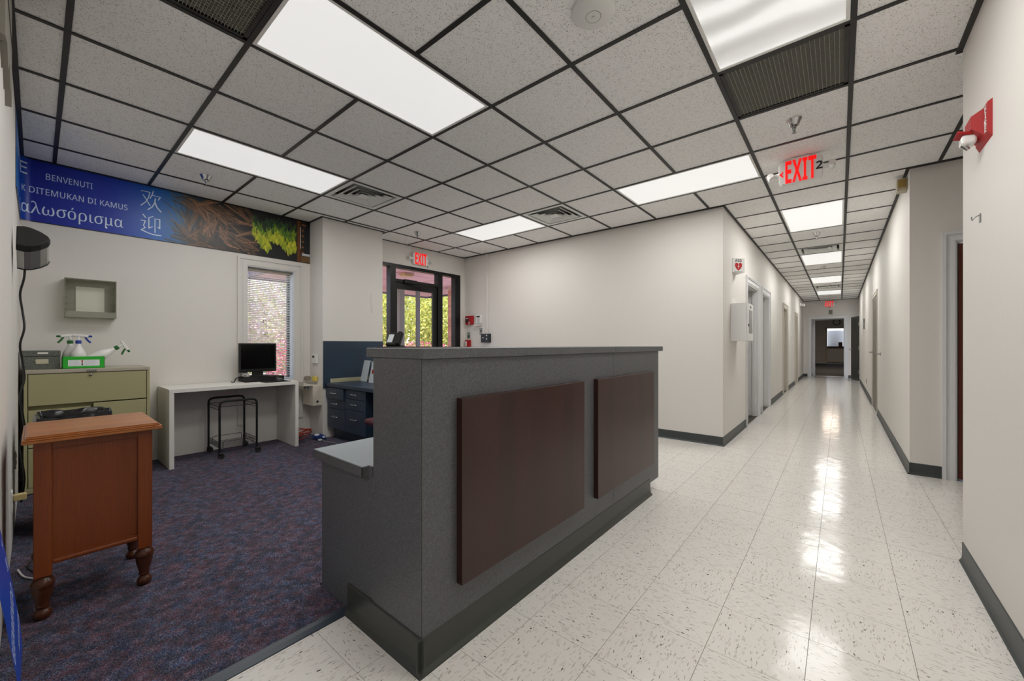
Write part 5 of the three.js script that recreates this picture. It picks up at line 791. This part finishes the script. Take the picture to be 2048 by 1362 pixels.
// devices on the back wall beside the entrance
{
  const n = NB;
  const h = thing('alarm_sounder', 'square red fire alarm sounder with white print on the back wall', 'fire alarm', [-5.18, 1.52, n]); place(h, 'housing', rbox(-5.28, -5.09, 1.52, 1.68, n - 0.05, n, 0.015, 3), M.red); place(h, 'grille', rbox(-5.26, -5.185, 1.55, 1.65, n - 0.053, n - 0.045, 0.003), mat('#3a1114', 0.5), 'dark grille'); place(h, 'print', [box(-5.25, -5.195, 1.625, 1.64, n - 0.0545, n - 0.053), box(-5.18, -5.165, 1.525, 1.57, n - 0.052, n - 0.05)], M.plastic);
  const k = thing('alarm_keypad', 'white alarm keypad with its flap hanging open on the back wall', 'keypad', [-4.95, 1.5, n]); place(k, 'case', rbox(-5.03, -4.89, 1.535, 1.68, n - 0.028, n, 0.006), M.plastic); place(k, 'display', box(-5.01, -4.925, 1.642, 1.668, n - 0.0292, n - 0.028), M.black);
  for (let i = 0; i < 3; i++) for (let j = 0; j < 4; j++) place(k, 'key', rbox(-4.995 + i * 0.023, -4.978 + i * 0.023, 1.553 + j * 0.02, 1.567 + j * 0.02, n - 0.031, n - 0.027, 0.002), mat('#a9adaf', 0.5)); place(k, 'flap', box(-5.04, -4.89, 0, 0.004, -0.075, 0).rotateX(0.35).translate(0, 1.5, -n + 0.0).translate(0, 0.02, -0.0), M.plastic);
  const q = thing('key_switch', 'grey steel key switch plate below the alarm keypad', 'switch', [-4.92, 1.33, n]); place(q, 'plate', rbox(-4.955, -4.89, 1.335, 1.455, n - 0.006, n, 0.002), M.steel); place(q, 'rocker', prism([[-0.013, 0.014], [0.013, 0.014], [0, -0.016]], 0.006).translate(-4.922, 1.4, -n + 0.006), M.black);
  const c = thing('card_reader', 'black box with white stickers at the foot of the conduit', 'control box', [-4.77, 1.2, n]); place(c, 'case', rbox(-4.87, -4.68, 1.2, 1.35, n - 0.06, n, 0.004), mat('#131a24', 0.4)); place(c, 'sticker', [box(-4.745, -4.72, 1.31, 1.33, n - 0.0612, n - 0.06), box(-4.745, -4.72, 1.25, 1.27, n - 0.0612, n - 0.06), box(-4.835, -4.8, 1.275, 1.287, n - 0.0612, n - 0.06)], M.plastic);
  const s = thing('light_switch', 'narrow grey and green switch plate above the red call point', 'switch', [-5.22, 1.27, n]); place(s, 'plate', rbox(-5.26, -5.195, 1.275, 1.385, n - 0.008, n, 0.002), mat('#8d918a', 0.5)); place(s, 'rocker', rbox(-5.252, -5.203, 1.285, 1.335, n - 0.013, n - 0.007, 0.002), mat('#2f5a45', 0.5), 'green rocker');
  const r = thing('call_point', 'red manual fire call point just above the counter line', 'fire alarm', [-5.22, 1.13, n]); place(r, 'housing', rbox(-5.29, -5.17, 1.1, 1.245, n - 0.045, n, 0.005), M.red); place(r, 'handle', [rbox(-5.275, -5.235, 1.13, 1.225, n - 0.052, n - 0.044, 0.003)], M.plastic, 'white pull handle');
  const d = thing('surface_conduit', 'thin white conduit running from the ceiling down the back wall', 'conduit', [-4.765, 1.35, n]); place(d, 'pipe', bar(V(-4.765, 1.35, n - 0.014), V(-4.765, H - 0.006, n - 0.014), 0.012, 10), M.wall); place(d, 'elbow', rbox(-4.785, -4.74, 2.68, 2.735, n - 0.03, n, 0.006), M.white);
  const a = thing('wall_bump', 'vertical white cable cover on the face of the pillar', 'cover', [-4.98, 1.45, 3.45]); place(a, 'cover', at(lathe([[0, -0.115], [0.012, -0.11], [0.02, -0.09], [0.02, 0.09], [0.012, 0.11], [0, 0.115]], 14).scale(0.5, 1, 1), -4.982, 1.74, 3.44), M.wall); place(a, 'lower_clip', rbox(-4.982, -4.972, 1.6, 1.625, 3.43, 3.45, 0.002), M.wall);
}

// ---------- outside the entrance: porch, pier, shrubs ----------
{
  const yg = -0.12;
  struct('ground', box(-40, -5.52, yg - 0.3, yg, -14, 26), mat('#8d8a72', 0.9)); struct('path', box(-9.2, -5.52, yg, -0.02, 2.2, 7.5), mat('#b4a9a2', 0.8));
  const soffit = structGroup('roof_porch', [-7.2, 2.5, 5.2], 'porch roof with a pink panelled soffit'), pink = mat('#cf9fac', 0.7);
  const P = 0.85; for (let i = 0; i < 4; i++) for (let j = 0; j < 5; j++) place(soffit, 'soffit_panel', box(-5.56 - (i + 1) * P + 0.016, -5.56 - i * P - 0.016, 2.5, 2.515, 3.25 + j * P + 0.016, 3.25 + (j + 1) * P - 0.016), pink);
  place(soffit, 'backing', box(-8.96, -5.53, 2.535, 2.55, 3.2, 7.55), pink); place(soffit, 'fascia', [box(-9.06, -8.96, 2.47, 2.8, 3.14, 7.6), box(-8.96, -5.53, 2.47, 2.8, 3.14, 3.2), box(-8.96, -5.53, 2.47, 2.8, 7.55, 7.6)], mat('#4a3c5e', 0.6), 'purple-brown fascia'); place(soffit, 'roof_deck', box(-9.06, -5.53, 2.8, 2.86, 3.14, 7.6), mat('#4c4650', 0.8));
  const lt = thing('porch_light', 'tan rectangular porch light on the pink soffit outside the door', 'light', [-6.3, 2.5, 4.95]); place(lt, 'base', rbox(-6.4, -6.22, 2.46, 2.5, 4.84, 5.06, 0.01), mat('#b48a66', 0.5)); place(lt, 'cover', rbox(-6.38, -6.24, 2.435, 2.462, 4.86, 5.04, 0.012, 3), mat('#c9a47c', 0.4));
  // brick pier beside the porch
  const pier = structGroup('pillar_porch', [-6.91, yg, 6.85], 'pink brick porch pier'), bm = ['#c48a76', '#b97f6d', '#cf9682', '#c08472'].map((c) => mat(c, 0.85));
  place(pier, 'core', box(-7.1, -6.72, yg, 2.5, 6.66, 7.04), mat('#c9a79a', 0.9));
  const bl = bare(new THREE.BoxGeometry(0.192, 0.057, 0.012)), bs = bare(new THREE.BoxGeometry(0.012, 0.057, 0.192));
  for (let r = 0; r < 38; r++) for (let k = 0; k < 2; k++) { const y = yg + 0.035 + r * 0.067, o = (r % 2) * 0.0; for (const [g, x, n] of [[bl, -7.0 + k * 0.2, 6.655], [bs, -6.715, 6.75 + k * 0.2]]) { const m = new THREE.Mesh(g, bm[rnd() * 4 | 0]); m.name = 'brick'; m.position.set(x + 6.91, y - yg, -(n - 6.85)); m.castShadow = m.receiveShadow = true; pier.add(m); } }
  // square grey porch posts
  const post = thing('porch_post', 'wide grey metal porch post outside the glass door', 'post', [-8.1, -0.02, 6.04]); place(post, 'shaft', rbox(-8.2, -8.0, -0.02, 2.5, 5.96, 6.1, 0.01), mat('#6e6a68', 0.5)); place(post, 'foot', rbox(-8.23, -7.97, -0.02, 0.06, 5.93, 6.13, 0.006), mat('#5c5957', 0.5));
  const post2 = thing('porch_post', 'slim grey metal porch post outside the glass door', 'post', [-8.1, -0.02, 6.54]); place(post2, 'shaft', rbox(-8.13, -8.07, -0.02, 2.5, 6.5, 6.6, 0.01), mat('#57565a', 0.5)); place(post2, 'foot', rbox(-8.19, -8.01, -0.02, 0.06, 6.46, 6.64, 0.006), mat('#5c5957', 0.5));
  // leafy shrubs and trees: each plant has stems and a crown of small leaf faces
  function plant(name, label, cat, x, n, r, h, y0, cols, count, leaf, group) {
    const t = thing(name, label, cat, [x, yg, n], group), parts = cols.map(() => []);
    for (let k = 0; k < count; k++) {
      const a = rnd() * 6.283, ph = Math.acos(rr(-1, 1)), q = Math.pow(rnd(), 0.4), cx = Math.sin(ph) * Math.cos(a) * r * q, cy = Math.cos(ph) * (h - y0) / 2 * q, cn = Math.sin(ph) * Math.sin(a) * r * q;
      const l = leaf * rr(0.6, 1.4), w = l * 0.42, g = [-l, 0, 0, 0, w, 0.15 * l, l, 0, 0, -l, 0, 0, l, 0, 0, 0, -w, 0.15 * l], m = new THREE.Matrix4().makeRotationFromEuler(new THREE.Euler(rr(0, 6), rr(0, 6), rr(0, 6))).setPosition(cx, (y0 + h) / 2 + cy, -cn), v = new THREE.Vector3(), list = parts[rnd() * cols.length | 0];
      for (let i = 0; i < 18; i += 3) { v.set(g[i], g[i + 1], g[i + 2]).applyMatrix4(m); list.push(v.x, v.y, v.z); }
    }
    parts.forEach((p, i) => { const g = new THREE.BufferGeometry(); g.setAttribute('position', new THREE.Float32BufferAttribute(p, 3)); g.computeVertexNormals(); g.setAttribute('uv', new THREE.BufferAttribute(new Float32Array(p.length / 3 * 2), 2)); const m = new THREE.Mesh(g, cols[i]); m.name = cols === A && i ? 'blossom' : 'foliage'; m.castShadow = m.receiveShadow = true; t.add(m); });
    const st = []; for (let k = 0; k < 5; k++) st.push(bar(new THREE.Vector3(rr(-0.1, 0.1), 0, rr(-0.1, 0.1)), new THREE.Vector3(rr(-0.5, 0.5) * r, y0 + (h - y0) * 0.6, rr(-0.5, 0.5) * r), 0.03 + r * 0.012, 6, 0.012));
    const s = new THREE.Mesh(mergeGeometries(st), mat('#5b4634', 0.9)); s.name = 'stem'; s.castShadow = true; t.add(s);
  }
  const leafM = (c) => new THREE.MeshPhysicalMaterial({ color: c, roughness: 0.9, transmission: 0.35, thickness: 0, side: THREE.DoubleSide });
  const G = [leafM('#c8c656'), leafM('#e2dc84'), leafM('#9ba845')], A = [leafM('#8fa04a'), leafM('#e2789a'), leafM('#d94f86'), leafM('#f0b0a8')], K = [leafM('#ece6cc'), leafM('#fbeee8'), leafM('#c4c890'), leafM('#eccfd6')];
  const az = 'azaleas along the porch', tr = 'spring trees outside the entrance';
  for (let k = 0; k < 8; k++) plant('azalea_bush', 'pink flowering azalea bush seen through the glass', 'bush', -10.3 + rr(-0.15, 0.15), -0.6 + k * 1.75, 0.78, rr(1.25, 1.6), 0.05, A, 2300, 0.05, az);
  for (let k = 0; k < 7; k++) { const n = -1.2 + k * 2.3, pale = n < 6.5; plant('leafy_tree', pale ? 'pale yellow-green tree in fresh leaf beyond the narrow window' : 'bright yellow-green tree in fresh leaf beyond the porch', 'tree', -12.3, n, 1.05, rr(3.1, 3.6), 0.3, pale ? K : G, 4200, 0.075, pale ? 'pale trees by the window' : tr); }
  for (const n of [3.3, 5.6]) plant('leafy_tree', 'pale yellow-green tree in fresh leaf beyond the narrow window', 'tree', -14.9, n, 1.08, 3.9, 0.3, K, 4600, 0.08, 'pale trees by the window');
  for (let k = 3; k < 7; k++) plant('tall_tree', 'tall leafy tree at the back of the planting beyond the porch', 'tree', -15.1, -1 + k * 3.5, 1.6, rr(5.2, 6.2), 0.3, G, 5200, 0.12, 'tall trees at the back');
}

renderer.render(scene, camera);
